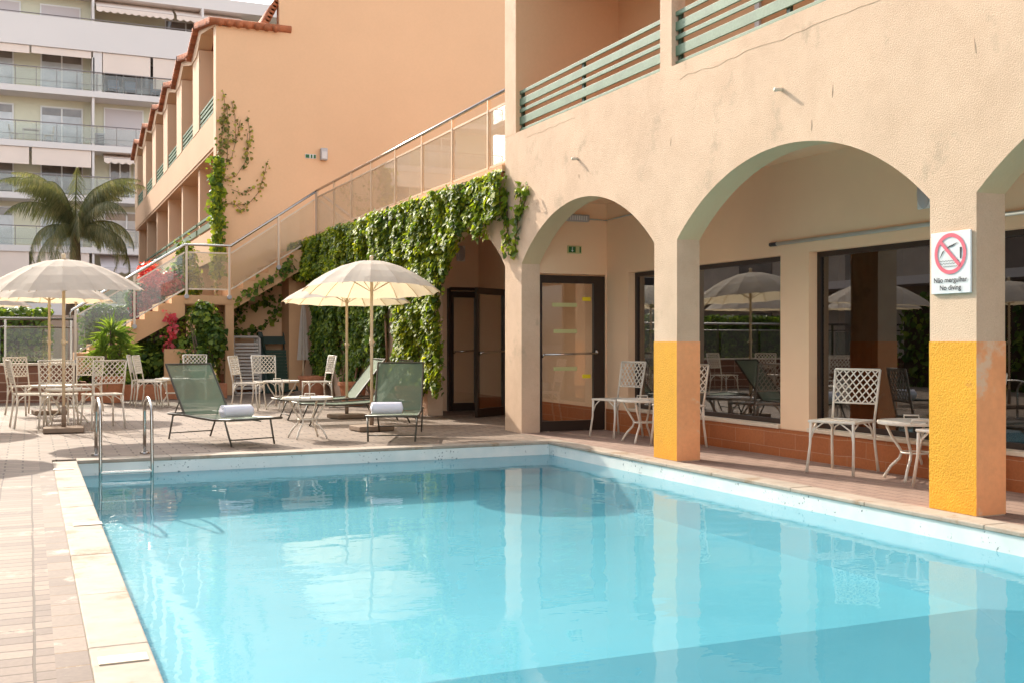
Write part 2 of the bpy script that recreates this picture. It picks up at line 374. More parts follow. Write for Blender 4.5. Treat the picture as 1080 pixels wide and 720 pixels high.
# ------------------------------------------------------------------ ground, deck, pool
PX0, PX1, PY0, PY1 = .406, 5.49, -4.0, 11.35
WZ = -.15
g = MB()
for a in ((-300, 300, -300, -6), (-300, 300, 13, 400), (-300, -2, -6, 13), (8, 300, -6, 13)):
    g.quad((a[0], a[2], -.06), (a[1], a[2], -.06), (a[1], a[3], -.06), (a[0], a[3], -.06))
struct('ground', g, mat('ground_street', (.2, .17, .15), .9, .2, .3))
def sheet(name, rects, m, z):
    b = MB()
    for x0, x1, y0, y1 in rects: b.box(x0, x1, y0, y1, z-.12, z)
    return struct(name, b, m)
sheet('deck_far', [(-9, 5.70, 11.58, 25.3), (-9, .085, 11.58-1.2, 11.58), (5.70, 7.0, 13.1, 17.1)], M['pav_deck'], -.006)
sheet('deck_left', [(-9, .085, -6, 10.38)], M['pav_rows'], -.006)
sheet('deck_border', [(.085, .2, -6, 11.58)], M['pav_edge'], -.006)
sheet('arcade_floor', [(5.70, 7.0, -6, 12.62+.1)], M['pav_arc'], -.006)
# coping stones
cp = MB(); rr = random.Random(3)
def stone(x0, x1, y0, y1):
    dz = rr.uniform(-.001, .0015); cp.box(x0+.001, x1-.001, y0+.001, y1-.001, -.032, .002+dz)
y = PY0
while y < 11.58-.3:
    l = rr.uniform(.7, 1.15)
    y2 = min(y+l, 11.585)
    if 11.585-y2 < .25: y2 = 11.585
    stone(.2, PX0+.012, y, y2); y = y2
x = PX0+.012
while x < PX1-.012:
    x2 = min(x+rr.uniform(.7, 1.15), PX1-.012)
    if PX1-.012-x2 < .2: x2 = PX1-.012
    stone(x, x2, PY1-.012, 11.585); x = x2
y = PY0
while y < 11.58:
    y2 = min(y+rr.uniform(.7, 1.15), 11.585)
    if 11.585-y2 < .25: y2 = 11.585
    stone(PX1-.012, 5.695, y, y2); y = y2
tag(cp.build('pool_coping', M['coping'], None, bevel=.008), kind='structure')
# basin
b = MB()
segs = [(PY1, -.50), (5.0, -.50), (3.0, -1.27), (PY0, -1.4)]
for (ya, za), (yb, zb) in zip(segs[:-1], segs[1:]):
    CV = .12   # the right side slopes in towards the floor, shaped so the sun brightens it
    b.quad((PX0, ya, za), (PX0, yb, zb), (PX1-CV, yb, zb), (PX1-CV, ya, za))
    b.quad((PX1-CV, ya, za), (PX1-CV, yb, zb), (PX1, yb, WZ), (PX1, ya, WZ))
    b.quad((PX0, ya, za), (PX0, ya, WZ+.0), (PX0, yb, WZ+.0), (PX0, yb, zb))
b.quad((PX0, PY1, -.50), (PX1, PY1, -.50), (PX1, PY1, WZ), (PX0, PY1, WZ))
b.quad((PX0, PY0, -1.4), (PX0, PY0, WZ), (PX1, PY0, WZ), (PX1, PY0, -1.4))
struct('pool_basin', b, M['liner'])
b = MB()
for q in (((PX0, PY0), (PX0, PY1)), ((PX0, PY1), (PX1, PY1)), ((PX1, PY1), (PX1, PY0)), ((PX1, PY0), (PX0, PY0))):
    (xa, ya), (xb, yb) = q; b.quad((xa, ya, WZ), (xb, yb, WZ), (xb, yb, -.032), (xa, ya, -.032))
struct('pool_waterline', b, M['mosaic'])
b = MB(); b.quad((PX0, PY0, WZ), (PX1, PY0, WZ), (PX1, PY1, WZ), (PX0, PY1, WZ)); struct('pool_water', b, M['water'])
for (x, y, lab) in ((.31, 4.17, 'small pale tile with orange stain lying on near pool coping'), (.335, 7.35, 'small plain tile stuck on the left coping midway along'), (.28, 10.6, 'small tile near the far left corner of the coping')):
    b = MB(); b.box(x-.085, x+.085, y-.05, y+.05, .003, .009)
    o = b.build('depth_tile', mat('tile_pale', (.5, .41, .3), .5, .08, 9, stain=((.75, .36, .08), 22, .58) if y < 5 else None), None, bevel=.002)
    tag(o, lab, 'tile', 'small tiles on the pool coping')

# ------------------------------------------------------------------ hotel building (arcade)
H = thing('hotel_building', (6.3, 7.3, 0), 0, 'cream stuccoed hotel wing with tall arches along the pool', 'building')
W0, W1 = 5.70, 5.957
ZS, ZA = 2.13, 2.775
def arch_z(y, a, b_, zs=ZS, za=ZA):
    half = (b_-a)/2; rise = za-zs; Rr = (half*half+rise*rise)/(2*rise); c = (a+b_)/2
    return za-Rr+math.sqrt(max(0, Rr*Rr-(y-c)**2))
def arch_wall(mb, x0, x1, piers, arches, ztop, zs=ZS, za=ZA, n=44):
    for a, b_ in piers: mb.box(x0, x1, a, b_, -.01, ztop)
    for a, b_ in arches:
        for i in range(n):
            ya = a+(b_-a)*i/n; yb = a+(b_-a)*(i+1)/n; za_, zb_ = arch_z(ya, a, b_, zs, za), arch_z(yb, a, b_, zs, za)
            mb.quad((x0, yb, zb_), (x0, ya, za_), (x0, ya, ztop), (x0, yb, ztop))
            mb.quad((x1, ya, za_), (x1, yb, zb_), (x1, yb, ztop), (x1, ya, ztop))
            mb.quad((x0, ya, za_), (x0, yb, zb_), (x1, yb, zb_), (x1, ya, za_), mi=1)
            mb.quad((x0, ya, ztop), (x1, ya, ztop), (x1, yb, ztop), (x0, yb, ztop))
f = MB()
arch_wall(f, W0, W1, [(12.58, 13.1), (8.955, 9.37), (5.325, 5.73), (1.695, 2.1), (-1.935, -1.53), (-6, -5.16)],
          [(9.37, 12.58), (5.73, 8.955), (2.1, 5.325), (-1.53, 1.695), (-5.16, -1.935)], 3.815)
f.build('facade_wall', [M['stucco'], M['greenish']], H)
for y, z, l, tilt in ((6.73, 3.09, .05, .1), (6.98, 2.87, .05, 0), (9.06, 3.1, .055, .2), (5.35, 3.1, .06, -.4), (11.0, 3.02, .03, 0)):
    f = MB(); f.tube([(5.7, y, z+l), (5.699, y+tilt*.03, z), (5.7, y+tilt*.06, z-l)], .01, 8, rs=[.0015, .0028, .0015]); f.build('plaster_patch', M['stucco'], H, smooth=True)
f = MB(); rc = random.Random(8)
f.tube([(5.6995, 8.9-.13*i, 3.66+.012*math.sin(i*.9)+rc.uniform(-.012, .012)) for i in range(30)], .0019, 5)
cm = mat('crack', (.42, .3, .2), .95, .1); f.build('hairline_crack', cm, H); f = MB()
f.tube([(5.6995, 12.4-.1*i, 3.7+rc.uniform(-.01, .01)) for i in range(14)], .0017, 5)
f.build('hairline_crack', cm, H)
for y, z in ((7.36, 3.24), (11.04, 3.23)):
    f = MB(); f.tube([(5.72, y, z), (5.63, y, z-.012)], .017, 10); f.build('drain_spout', M['sill'], H, smooth=True)
for a, b_ in ((8.955, 9.37), (5.325, 5.73), (1.695, 2.1)):
    e = .004; x0, x1, y0, y1 = W0-e, W1+e, a-e, b_+e; z0, z1 = 0.003, 1.15
    f = MB(); f.add([(x0, y0, z0), (x0, y1, z0), (x0, y1, z1), (x0, y0, z1)], [(0, 3, 2, 1)], 0)
    f.add([(x0, y0, z0), (x1, y0, z0), (x1, y0, z1), (x0, y0, z1)], [(0, 1, 2, 3)], 1)
    f.add([(x1, y0, z0), (x1, y1, z0), (x1, y1, z1), (x1, y0, z1)], [(0, 1, 2, 3)], 1)
    f.add([(x0, y1, z0), (x1, y1, z0), (x1, y1, z1), (x0, y1, z1)], [(0, 3, 2, 1)], 1)
    f.add([(x0, y0, z1), (x1, y0, z1), (x1, y1, z1), (x0, y1, z1)], [(0, 1, 2, 3)], 1)
    f.build('painted_band', [M['yellow'], M['orange']], H)
# arcade interior
f = MB(); f.box(W1, 6.95, -6, 12.62, 2.95, 3.05); f.build('arcade_ceiling', M['inner'], H)
f = MB(); XB = 6.95
pil = [(12.06, 12.62), (8.55, 8.99), (4.93, 5.37), (1.3, 1.74), (-2.3, -1.9)]
for a, b_ in pil: f.box(XB, XB+.2, a, b_, .272, 2.02)
f.box(XB, XB+.2, -6, 12.62, 2.02, 3.05)
f.build('back_wall', M['inner'], H)
f = MB(); f.box(XB-.012, XB+.2, -6, 12.62, -.01, .27); f.build('tiled_plinth', M['plinth'], H)
wins = [(8.99, 12.06), (5.37, 8.55), (1.74, 4.93), (-1.9, 1.3)]
for a, b_ in wins:
    w = MB()
    for q in ((a, a+.05, .31, 2.02), (b_-.05, b_, .31, 2.02), (a+.05, b_-.05, .31, .36), (a+.05, b_-.05, 1.97, 2.02)):
        w.box(XB+.1, XB+.15, *q)
    if b_-a > 3 and a > 8: w.box(XB+.1, XB+.15, 11.15, 11.23, .36, 1.97)
    fr = w.build('window', M['bronze'], H)
    w = MB(); w.box(XB+.12, XB+.128, a+.05, b_-.05, .36, 1.97); w.build('pane', M['winglass'], fr)
    w = MB(); w.box(XB-.03, XB+.1, a, b_, .272, .31); w.build('sill', M['sill'], fr, bevel=.006)
# room behind the windows
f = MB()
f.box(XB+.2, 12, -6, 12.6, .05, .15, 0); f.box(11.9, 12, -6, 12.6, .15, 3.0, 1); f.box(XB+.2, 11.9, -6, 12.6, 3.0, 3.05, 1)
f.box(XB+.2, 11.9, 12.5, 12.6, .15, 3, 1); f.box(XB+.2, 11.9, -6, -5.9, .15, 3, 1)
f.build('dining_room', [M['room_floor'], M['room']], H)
for a in (8.9, 11.7, 5.3, 8.1):
    f = MB()
    for k in range(7): f.tube([(XB+.33+.03*(k % 2), a-.0+k*.06, .16), (XB+.33+.03*(k % 2), a+k*.06, 2.6)], .035, 6)
    f.build('curtain', M['curtain'], H, smooth=True)
# partition with glass door at the end of the arcade
PY = 12.62
f = MB(); f.box(W1, XB+.2, PY, PY+.12, 2.02, 3.05); f.box(6.93, XB+.2, PY+.004, PY+.12, -.01, 2.02); f.build('partition_wall', M['inner'], H)
def glass_door(x0, x1, y, parent, z1=2.0, fw=.075, right=0):
    """a glazed leaf with dark frame standing in the plane y"""
    d = MB(); d.box(x0, x0+fw*.45, y-.025, y+.025, 0, z1); d.box(x1-fw-right, x1, y-.025, y+.025, 0, z1)
    d.box(x0+fw*.45, x1-fw-right, y-.025, y+.025, 0, .13); d.box(x0+fw*.45, x1-fw-right, y-.025, y+.025, z1-.1, z1)
    dr = d.build('door', M['bronze'], parent)
    a, b_ = x0+fw*.45, x1-fw-right
    d = MB(); d.box(a, b_, y-.004, y+.004, .13, z1-.1); d.build('door_glass', M['doorglass'], dr)
    d = MB(); d.tube([(a+.01, y-.085, .985), (b_+.02, y-.085, 1.0)], .013, 8); d.tube([(a+.0, y-.03, .96), (a, y-.085, .985)], .018, 8); d.tube([(b_+.03, y-.03, 1.05), (b_+.02, y-.085, 1.0)], .016, 8)
    d.build('push_bar', M['steel'], dr, smooth=True)
    return dr, a, b_
dr, a, b_ = glass_door(5.985, 6.92, PY+.03, H, 2.0, .06, .1)
for x0_, w_, z, m in ((6.16, .36, 1.62, 'lumi'), (6.18, .34, 1.28, 'lumi'), (6.18, .34, .8, 'lumi'), (6.6, .12, 1.7, 'ysticker'), (6.6, .12, .7, 'ysticker')):
    d = MB(); d.box(x0_, x0_+w_, PY+.018, PY+.022, z-.025, z+.025); d.build('sticker', M[m], dr)
# corridor behind the partition (seen through the door glass)
f = MB(); f.box(XB, XB+.15, PY+.12, 17.1, .27, 3.3); f.box(W1-.257, XB+.15, 17.1, 17.22, .0, 3.3) ; f.build('corridor_wall', M['inner'], H)
f = MB(); f.box(XB-.01, XB+.15, PY+.12, 17.09, 0, .27); f.build('corridor_plinth', M['plinth'], H)
f = MB(); f.box(W1-.1, XB+.15, PY+.12, 17.22, 3.2, 3.28); f.build('terrace_slab', M['inner'], H)
# upper loggia
f = MB()
f.box(5.7, 12, 12.75, 13.1, 3.815, 8.6); f.box(7.2, 7.35, -6, 12.75, 3.28, 6.2); f.box(5.72, 7.2, -6, 12.75, 3.2, 3.3); f.box(5.5, 7.4, -6, 12.75, 6.2, 6.4)
f.build('loggia_wall', M['wall_peach'], H)
f = MB(); f.box(5.698, 5.86, 12.76, 13.103, 3.817, 8.6); f.build('corner_column', M['stucco'], H)
for a, b_ in ((9.06, 9.27), (5.4, 5.61), (1.8, 2.0)):
    f = MB(); f.box(5.705, 5.86, a, b_, 3.817, 6.2); f.build('loggia_column', M['stucco'], H)
f = MB(); f.box(7.17, 7.2, 8.7, 9.6, 3.3, 5.35); d = f.build('loggia_door', M['wing_in'], H)
f = MB(); f.box(7.14, 7.2, 9.6, 9.68, 3.3, 5.43); f.box(7.14, 7.2, 8.62, 8.7, 3.3, 5.43); f.box(7.14, 7.2, 8.7, 9.6, 5.35, 5.43); f.build('frame', M['greyplastic'], d)
for a, b_ in ((9.27, 12.76), (5.61, 9.06), (2.0, 5.4), (-1.6, 1.8)):
    r_ = MB()
    for z0, z1 in ((4.31, 4.355), (4.165, 4.255), (4.075, 4.12), (3.92, 4.02), (3.835, 3.87)): r_.box(5.75, 5.768, a, b_, z0, z1)
    rl = r_.build('slat_railing', M['green_wood'], H, bevel=.004)
    for yy in (a+.03, (a+b_)/2, b_-.07):
        r_ = MB(); r_.box(5.77, 5.8, yy, yy+.05, 3.817, 4.33); r_.build('railing_bracket', M['green_dark'], rl)

# small fixtures of the arcade
def fixture(name, label, cat, loc, group=None): return thing(name, loc, 0, label, cat, group)
t = fixture('exit_sign', 'small green exit sign with arrow above the arcade glass door', 'sign', (6.465, PY-.01, 2.335))
b = MB(); b.box(6.365, 6.565, PY-.022, PY-.002, 2.285, 2.385); b.build('panel', M['lumi'], t)
b = MB(); b.box(6.378, 6.478, PY-.026, PY-.023, 2.297, 2.373); b.box(6.535, 6.555, PY-.026, PY-.023, 2.297, 2.373); b.build('green_field', M['exit'], t)
b = MB(); yy = PY-.03; b.box(6.424, 6.432, yy, yy+.003, 2.32, 2.368); b.quad((6.411, yy, 2.327), (6.428, yy, 2.304), (6.445, yy, 2.327)); b.build('arrow', M['white_sign'], t)
t = fixture('ceiling_lamp', 'long grey ribbed emergency lamp above the arcade door', 'lamp', (6.5, PY-.05, 2.75))
b = MB(); b.box(6.12, 6.66, PY-.075, PY-.004, 2.7, 2.79); b.build('housing', M['greyplastic'], t, bevel=.015)
b = MB()
for k in range(10): b.box(6.3+k*.033, 6.318+k*.033, PY-.085, PY-.078, 2.715, 2.77)
b.build('diffuser', M['white_sign'], t)
b = MB(); b.tube([(6.66, PY-.02, 2.74), (6.93, PY-.02, 2.735)], .01, 6); b.tube([(6.935, PY-.02, 2.735), (6.935, 11.8, 2.75)], .01, 6); b.tube([(6.93, 11.78, 2.79), (6.93, 11.78, 2.68)], .03, 8)
b.build('conduit', M['pipe'], t, smooth=True)
b = MB(); b.tube([(6.93, 9.02, 2.135), (6.93, -3, 2.135)], .019, 8); t = b.build('conduit_pipe', M['pipe'], None, smooth=True)
tag(t, 'long grey conduit pipe running above the arcade windows', 'pipe')
b = MB(); b.tube([(6.93, 9.02, 2.135), (6.93, 9.13, 2.135)], .021, 8); b.build('end_cap', M['black'], t, smooth=True)
def bulkhead(loc, nrm, label):
    t = thing('bulkhead_lamp', loc, 0, label, 'lamp', 'oval bulkhead wall lamps'); x, y, z = loc
    b = MB()
    if nrm == 'x':
        for i in range(1): b.add(*ell((x, y, z), .035, .075, .13))
        b.build('lamp_glass', M['greyplastic'], t, smooth=True)
        b = MB(); b.box(x+.0, x+.02, y-.08, y+.08, z-.13, z+.13); b.build('back_plate', M['white_sign'], t, bevel=.02)
    else:
        b.add(*ell((x, y, z), .075, .035, .13)); b.build('lamp_glass', M['greyplastic'], t, smooth=True)
        b = MB(); b.box(x-.08, x+.08, y, y+.02, z-.13, z+.13); b.build('back_plate', M['white_sign'], t, bevel=.02)
def ell(c, rx, ry, rz, n=14, k=8):
    vs = []; fs = []
    for i in range(k+1):
        th = math.pi*i/k
        for j in range(n):
            ph = 2*math.pi*j/n; vs.append((c[0]+rx*math.sin(th)*math.cos(ph), c[1]+ry*math.sin(th)*math.sin(ph), c[2]+rz*math.cos(th)))
    for i in range(k):
        for j in range(n): fs.append((i*n+j, i*n+(j+1) % n, (i+1)*n+(j+1) % n, (i+1)*n+j))
    return vs, fs
bulkhead((6.925, 7.03, 2.4), 'x', 'pale oval wall lamp inside the middle arch above the window')
bulkhead((6.62, 17.07, 2.62), 'y', 'pale oval wall lamp above the open glass doors')
# no diving sign, facing the pool on the nearest painted pillar
sx = W0-.012
def SG(u, w): return (u, w)
t = thing('no_diving_sign', (sx, 5.53, 1.68), 0, 'white no diving sign with red ring on the nearest pillar', 'sign')
def spoly(name, pts, m, lay, par):
    b = MB(); x = sx-.006-lay*.0015
    b.add([(x, 5.53-u, 1.68+w) for u, w in pts], [tuple(range(len(pts)))]); return b.build(name, m, par)
b = MB(); b.box(sx-.005, sx+.009, 5.53-.172, 5.53+.172, 1.68-.208, 1.68+.208); b.build('panel', M['white_sign'], t, bevel=.002)
cw = .06; ro, ri = .138, .112
b = MB(); n = 48; x = sx-.0085
vs = [(x, 5.53-r_*math.cos(2*math.pi*k/n), 1.68+cw+r_*math.sin(2*math.pi*k/n)) for r_ in (ro, ri) for k in range(n)]
b.add(vs, [(k, (k+1) % n, n+(k+1) % n, n+k) for k in range(n)]); b.build('prohibition_ring', M['sign_red'], t)
c_, s_ = math.cos(R(-45)), math.sin(R(-45))
spoly('prohibition_slash', [(-.115*c_-.012*s_*-1, cw-.115*s_-.012*c_), (.115*c_+.012*s_, cw+.115*s_-.012*c_), (.115*c_-.012*s_, cw+.115*s_+.012*c_), (-.115*c_-.012*s_, cw-.115*s_+.012*c_)], M['sign_red'], 3, t)
b = MB(); x = sx-.0075
def SP(u, w): return (x, 5.53-u, 1.68+w)
for pts in ([(-.095, .03), (-.088, .034), (-.052, .082), (-.068, .078)], [(-.068, .076), (-.046, .088), (-.01, .112), (-.016, .096)], [(-.02, .1), (-.008, .113), (.05, .128), (.066, .133), (.06, .128), (.02, .108)], [(.082, .098), (.1, .098), (.094, .022), (.084, .022)]):
    b.add([SP(*p) for p in pts], [tuple(range(len(pts)))])
b.build('diver_symbol', M['black'], t)
b = MB()
for w0, u0, u1 in ((.012, -.095, .075), (-.006, -.09, .085), (-.026, -.06, .062)):
    k = 24
    for i in range(k):
        ua, ub = u0+(u1-u0)*i/k, u0+(u1-u0)*(i+1)/k
        za, zb = w0+.003*math.sin(i*1.8), w0+.003*math.sin((i+1)*1.8)
        b.quad(SP(ua, za-.0016), SP(ub, zb-.0016), SP(ub, zb+.0016), SP(ua, za+.0016))
b.build('wave_lines', M['black'], t)
def text_mesh(name, body, size, center, right, up, m, parent, weight=0):
    cu = bpy.data.curves.new(name, 'FONT'); cu.body = body; cu.size = size; cu.align_x = 'CENTER'; cu.align_y = 'CENTER'; cu.offset = weight
    o = bpy.data.objects.new(name+'_tmp', cu); col.objects.link(o); bpy.context.view_layer.update()
    me = bpy.data.meshes.new_from_object(o.evaluated_get(bpy.context.evaluated_depsgraph_get())); bpy.data.objects.remove(o)
    me.materials.clear(); me.materials.append(m)
    right = Vector(right); up = Vector(up); cc = Vector(center)-rootloc(parent)
    for v in me.vertices: v.co = cc+right*v.co.x+up*v.co.y
    o = bpy.data.objects.new(name, me); col.objects.link(o); o.parent = parent; return o
text_mesh('lettering', 'Não mergulhar', .0475, (sx-.0085, 5.53, 1.68-.118), (0, -1, 0), (0, 0, 1), M['black'], t, .0006)
text_mesh('lettering', 'No diving', .0475, (sx-.0085, 5.53, 1.68-.17), (0, -1, 0), (0, 0, 1), M['black'], t, .0006)

# ------------------------------------------------------------------ garden wall with arches behind the pool, ivy, terrace railing
G = thing('terrace_building', (5.9, 19, 0), 0, 'low peach arcade wall carrying the upper terrace and overgrown with ivy', 'wall')
f = MB(); arch_wall(f, W0, W1, [(16.15, 24.5)], [(13.1, 16.15)], 3.3); f.build('arcade_wall', [M['stucco'], M['greenish']], G)
f = MB(); f.box(5.35, 5.7, 24.5, 25.28, 0, 3.0); f.build('pier', M['smooth'], G)
f = MB(); f.box(5.66, 5.98, 13.11, 24.5, 3.38, 3.46); f.box(5.96, 12, 13.11, 25.3, 3.22, 3.34); f.build('parapet_cap', M['smooth'], G)
f = MB(); y = 13.2
while y < 24.4: f.tube([(5.6, y, 3.32), (5.95, y, 3.36)], .055, 8); y += .17
f.build('ridge_tile', M['rooftile'], G, smooth=True)
# open glazed door behind the ivy arch
f = MB(); f.box(6.38, 6.42, 17.02, 17.1, 0, 2.03); f.box(6.42, 6.95, 17.02, 17.1, 2.0, 2.05); f.build('door_frame', M['bronze'], G)
dd, a, b_ = glass_door(6.43, 6.94, 17.04, G, 1.98, .09)
d2 = thing('door_pivot', (0, 0, 0))
bpy.data.objects.remove(d2)
L1 = Vector((6.22, 15.4, 0)); L2 = Vector((6.9, 15.86, 0)); dv = (L2-L1).normalized(); LL = (L2-L1).length
tmp = bpy.data.objects.new('tmp', None); col.objects.link(tmp)
dd, a, b_ = glass_door(0, LL, 0, tmp, 1.97, .08)
dd.parent = G; ang = math.atan2(dv.y, dv.x); dd.location = L1-G.location; dd.rotation_euler = (0, 0, ang)
dd['label'] = 'open glazed door leaf swung out under the ivy arch'
bpy.data.objects.remove(tmp)
# leaf-strewn ivy
def on_ivy(y, z):
    nn = noise.noise(Vector((y*.9, z*.9, 3.1)))
    n2 = noise.noise(Vector((y*2.6, z*2.6, 7.7)))
    if z > 3.38+.04*n2: return 0
    if y < 16.15:
        az = arch_z(min(max(y, 13.1), 16.15), 13.1, 16.15)
        if y > 15.3: return 1 if z > .34+.25*abs(n2) else 0
        hang = .0 if y < 14.1 else (y-14.1)*.6
        lo = az-hang+.06+.12*n2
        if y < 13.75: lo = max(lo, 2.2+(13.75-y)*.3+.15*n2) + (.35 if nn > .1 else 0)
        return 1 if z > lo else 0
    if y > 23.2:
        return 1 if z > 2.35+.25*nn+(y-23.2)*.12 else 0
    lo = .32+.25*abs(n2)+(.35 if nn < -.15 else 0)
    if 17.6 < y < 18.1 or 20.8 < y < 21.15: return 1 if z > 1.9+.4*n2 else 0
    return 1 if z > lo else 0
def ivy_depth(y, z):
    return .05+.17*max(0, .5+noise.noise(Vector((y*1.1, z*.8, 0))))+.1*noise.noise(Vector((y*4, z*4, 5)))+(.1 if z > 2.5 else 0)
P = []; Nn = []; P2 = []; N2 = []
rl = random.Random(5)
while len(P)+len(P2) < 52000:
    y = rl.uniform(12.95, 25.1); z = rl.uniform(.05, 3.45)
    if not on_ivy(y, z): continue
    d = ivy_depth(y, z)*rl.uniform(.55, 1.05) if rl.random() < .85 else rl.uniform(.02, .1)
    x = 5.69-max(.015, d); q = (x, y, z)
    if z > 2.2+.5*noise.noise(Vector((y, 0, 1))) or 15.2 < y < 17.4: P.append(q); Nn.append((-1, 0, .75))  # brighter upper leaves: sunlit look put into the leaf colour
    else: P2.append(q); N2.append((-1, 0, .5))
iv = thing('climbing_ivy', (5.55, 19, 0), 0, 'dense green ivy covering the low arcade wall below the terrace', 'ivy')
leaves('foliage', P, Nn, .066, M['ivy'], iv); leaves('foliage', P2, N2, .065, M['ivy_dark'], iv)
b = MB()
for k in range(10):
    y = 16.3+k*.85; b.tube([(5.6, y, 0), (5.55, y+.1, .4), (5.6, y-.05, .9), (5.62, y+.12, 1.6)], .018, 6)
b.build('stem', M['stem'], iv, smooth=True)
# ivy sprig on the column
def sprig(name, label, paths, size, dens, m, nrm, spread, loc, stem_r=.006):
    t = thing(name, loc, 0, label, 'ivy', None); b = MB(); P = []
    for path in paths:
        path = [Vector(p) for p in path]; b.tube(path, stem_r, 5)
        for a, c in zip(path[:-1], path[1:]):
            k = max(1, int((c-a).length*dens))
            for i in range(k):
                q = a.lerp(c, rl.random())+Vector([rl.gauss(0, spread) for _ in range(3)]); P.append(q)
    b.build('stem', M['stem'], t, smooth=True)
    P = np.array([tuple(p) for p in P]); nn = np.tile(np.array(nrm, float), (len(P), 1))
    P = P+nn*.02; leaves('foliage', P, nn, size, m, t); return t
def wz(px, py): # helper on facade plane in world units (precomputed linear map)
    return (5.685, 13.1-(px-533)*.0306, 1.15+(360-py)*.01235)
sprig('ivy_sprig', 'thin ivy sprig creeping up the cream corner above the arches', [
    [(5.69, 12.75, 2.35), (5.69, 12.72, 2.55), (5.69, 12.66, 2.75), (5.69, 12.58, 2.95), (5.69, 12.5, 3.12)],
    [(5.69, 12.66, 2.75), (5.69, 12.5, 2.85), (5.69, 12.38, 3.0), (5.69, 12.33, 3.08)],
    [(5.69, 13.0, 2.5), (5.69, 12.9, 2.3), (5.69, 12.72, 2.3)], [(5.69, 13.05, 3.15), (5.69, 13.0, 2.75), (5.69, 13.0, 2.45)]], .075, 95, M['ivy'], (-1, 0, .3), .035, (5.69, 12.7, 2.3))
# terrace railing
def rail_post(b, x, y, z0, z1, s=.02): b.box(x-s, x+s, y-s, y+s, z0, z1)
T = thing('terrace_railing', (5.85, 18.5, 3.4), 0, 'glazed metal railing along the upper terrace above the ivy', 'railing')
b = MB(); b.tube([(5.85, 13.12, 4.52), (5.85, 23.95, 4.5)], .028, 10); b.build('handrail', M['steel'], T, smooth=True)
ys = [13.16, 14.02, 15.43, 16.82, 18.23, 19.7, 21.07, 22.44, 23.88]
for y in ys:
    b = MB(); rail_post(b, 5.85, y, 3.46, 4.5); b.build('post', M['pinkpost'], T)
for a, c in zip(ys[:-1], ys[1:]):
    b = MB()
    b.box(5.84, 5.86, a+.02, c-.02, 4.33, 4.36); b.box(5.84, 5.86, a+.02, c-.02, 3.54, 3.57); b.box(5.84, 5.86, a+.02, a+.05, 3.57, 4.33); b.box(5.84, 5.86, c-.05, c-.02, 3.57, 4.33)
    fr = b.build('panel_frame', M['pinkpost'], T)
    b = MB(); b.box(5.847, 5.853, a+.05, c-.05, 3.57, 4.33); b.build('glass', M['stairglass'], fr)

# ------------------------------------------------------------------ staircase
S = thing('staircase', (3.5, 24, 0), 0, 'outdoor peach staircase with steel and glass railing and a landing', 'staircase')
SY0, SY1 = 24.0, 25.2
def flight(x0, z0, x1, z1, n):
    b = MB(); dx = (x1-x0)/n; dz = (z1-z0)/n
    prof = []
    for i in range(n): prof += [(x0+i*dx, z0+i*dz), (x0+i*dx, z0+(i+1)*dz)]
    prof.append((x1, z1)); m_ = len(prof)
    low = [(x1, z1-.42), (x0, z0-.32)]
    for i in range(n):
        xa, xb = x0+i*dx, x0+(i+1)*dx; zt = z0+(i+1)*dz
        la = z0-.32+(xa-x0)/(x1-x0)*(z1-.42-z0+.32); lb = z0-.32+(xb-x0)/(x1-x0)*(z1-.42-z0+.32)
        v = [(xa, la), (xb, lb), (xb, zt), (xa, zt)]
        vs = [(x, SY0, z) for x, z in v]+[(x, SY1, z) for x, z in v]
        b.add(vs, [(0, 1, 2, 3), (7, 6, 5, 4), (0, 4, 5, 1), (3, 2, 6, 7), (0, 3, 7, 4), (1, 5, 6, 2)])
    return b
flight(.85, .75, 3.02, 2.12, 8).build('lower_flight', M['smooth'], S)
flight(3.97, 2.12, 5.86, 3.35, 7).build('upper_flight', M['smooth'], S)
b = MB(); b.box(3.02, 3.97, SY0-.01, SY1, 1.93, 2.12); b.box(3.0, 4.0, SY0-.03, SY0-.01, 1.95, 2.13); b.build('landing', M['smooth'], S)
b = MB(); b.box(3.86, 4.04, 23.98, 24.16, 0, 1.93); b.build('column', M['smooth'], S)
ry = SY0-.04
rp = [(.8, 1.78), (3.02, 3.2), (3.97, 3.2), (5.86, 4.5)]
b = MB(); b.tube([(.78, ry, 1.3), (.76, ry, 1.72)]+[(x, ry, z) for x, z in rp], .03, 10); b.build('handrail', M['steel'], S, smooth=True)
def fl(x):
    if x < 3.02: return .75+(x-.85)*.631
    if x < 3.97: return 2.12
    return 2.12+(x-3.97)*.651
def hz(x):
    for (xa, za), (xb, zb) in zip(rp[:-1], rp[1:]):
        if x <= xb+1e-6: return za+(x-xa)/(xb-xa)*(zb-za)
px = [.86, 2.0, 3.05, 3.94, 5.0, 5.84]
for x in px:
    b = MB(); b.box(x-.022, x+.022, ry-.02, ry+.02, max(.3, fl(x)-.06), hz(x)); p_ = b.build('post', M['alu'], S)
    b = MB(); b.tube([(x, ry-.035, fl(x)-.02), (x, ry-.0, fl(x)-.02)], .05, 10); b.build('mounting_plate', M['greyplastic'], p_, smooth=False)
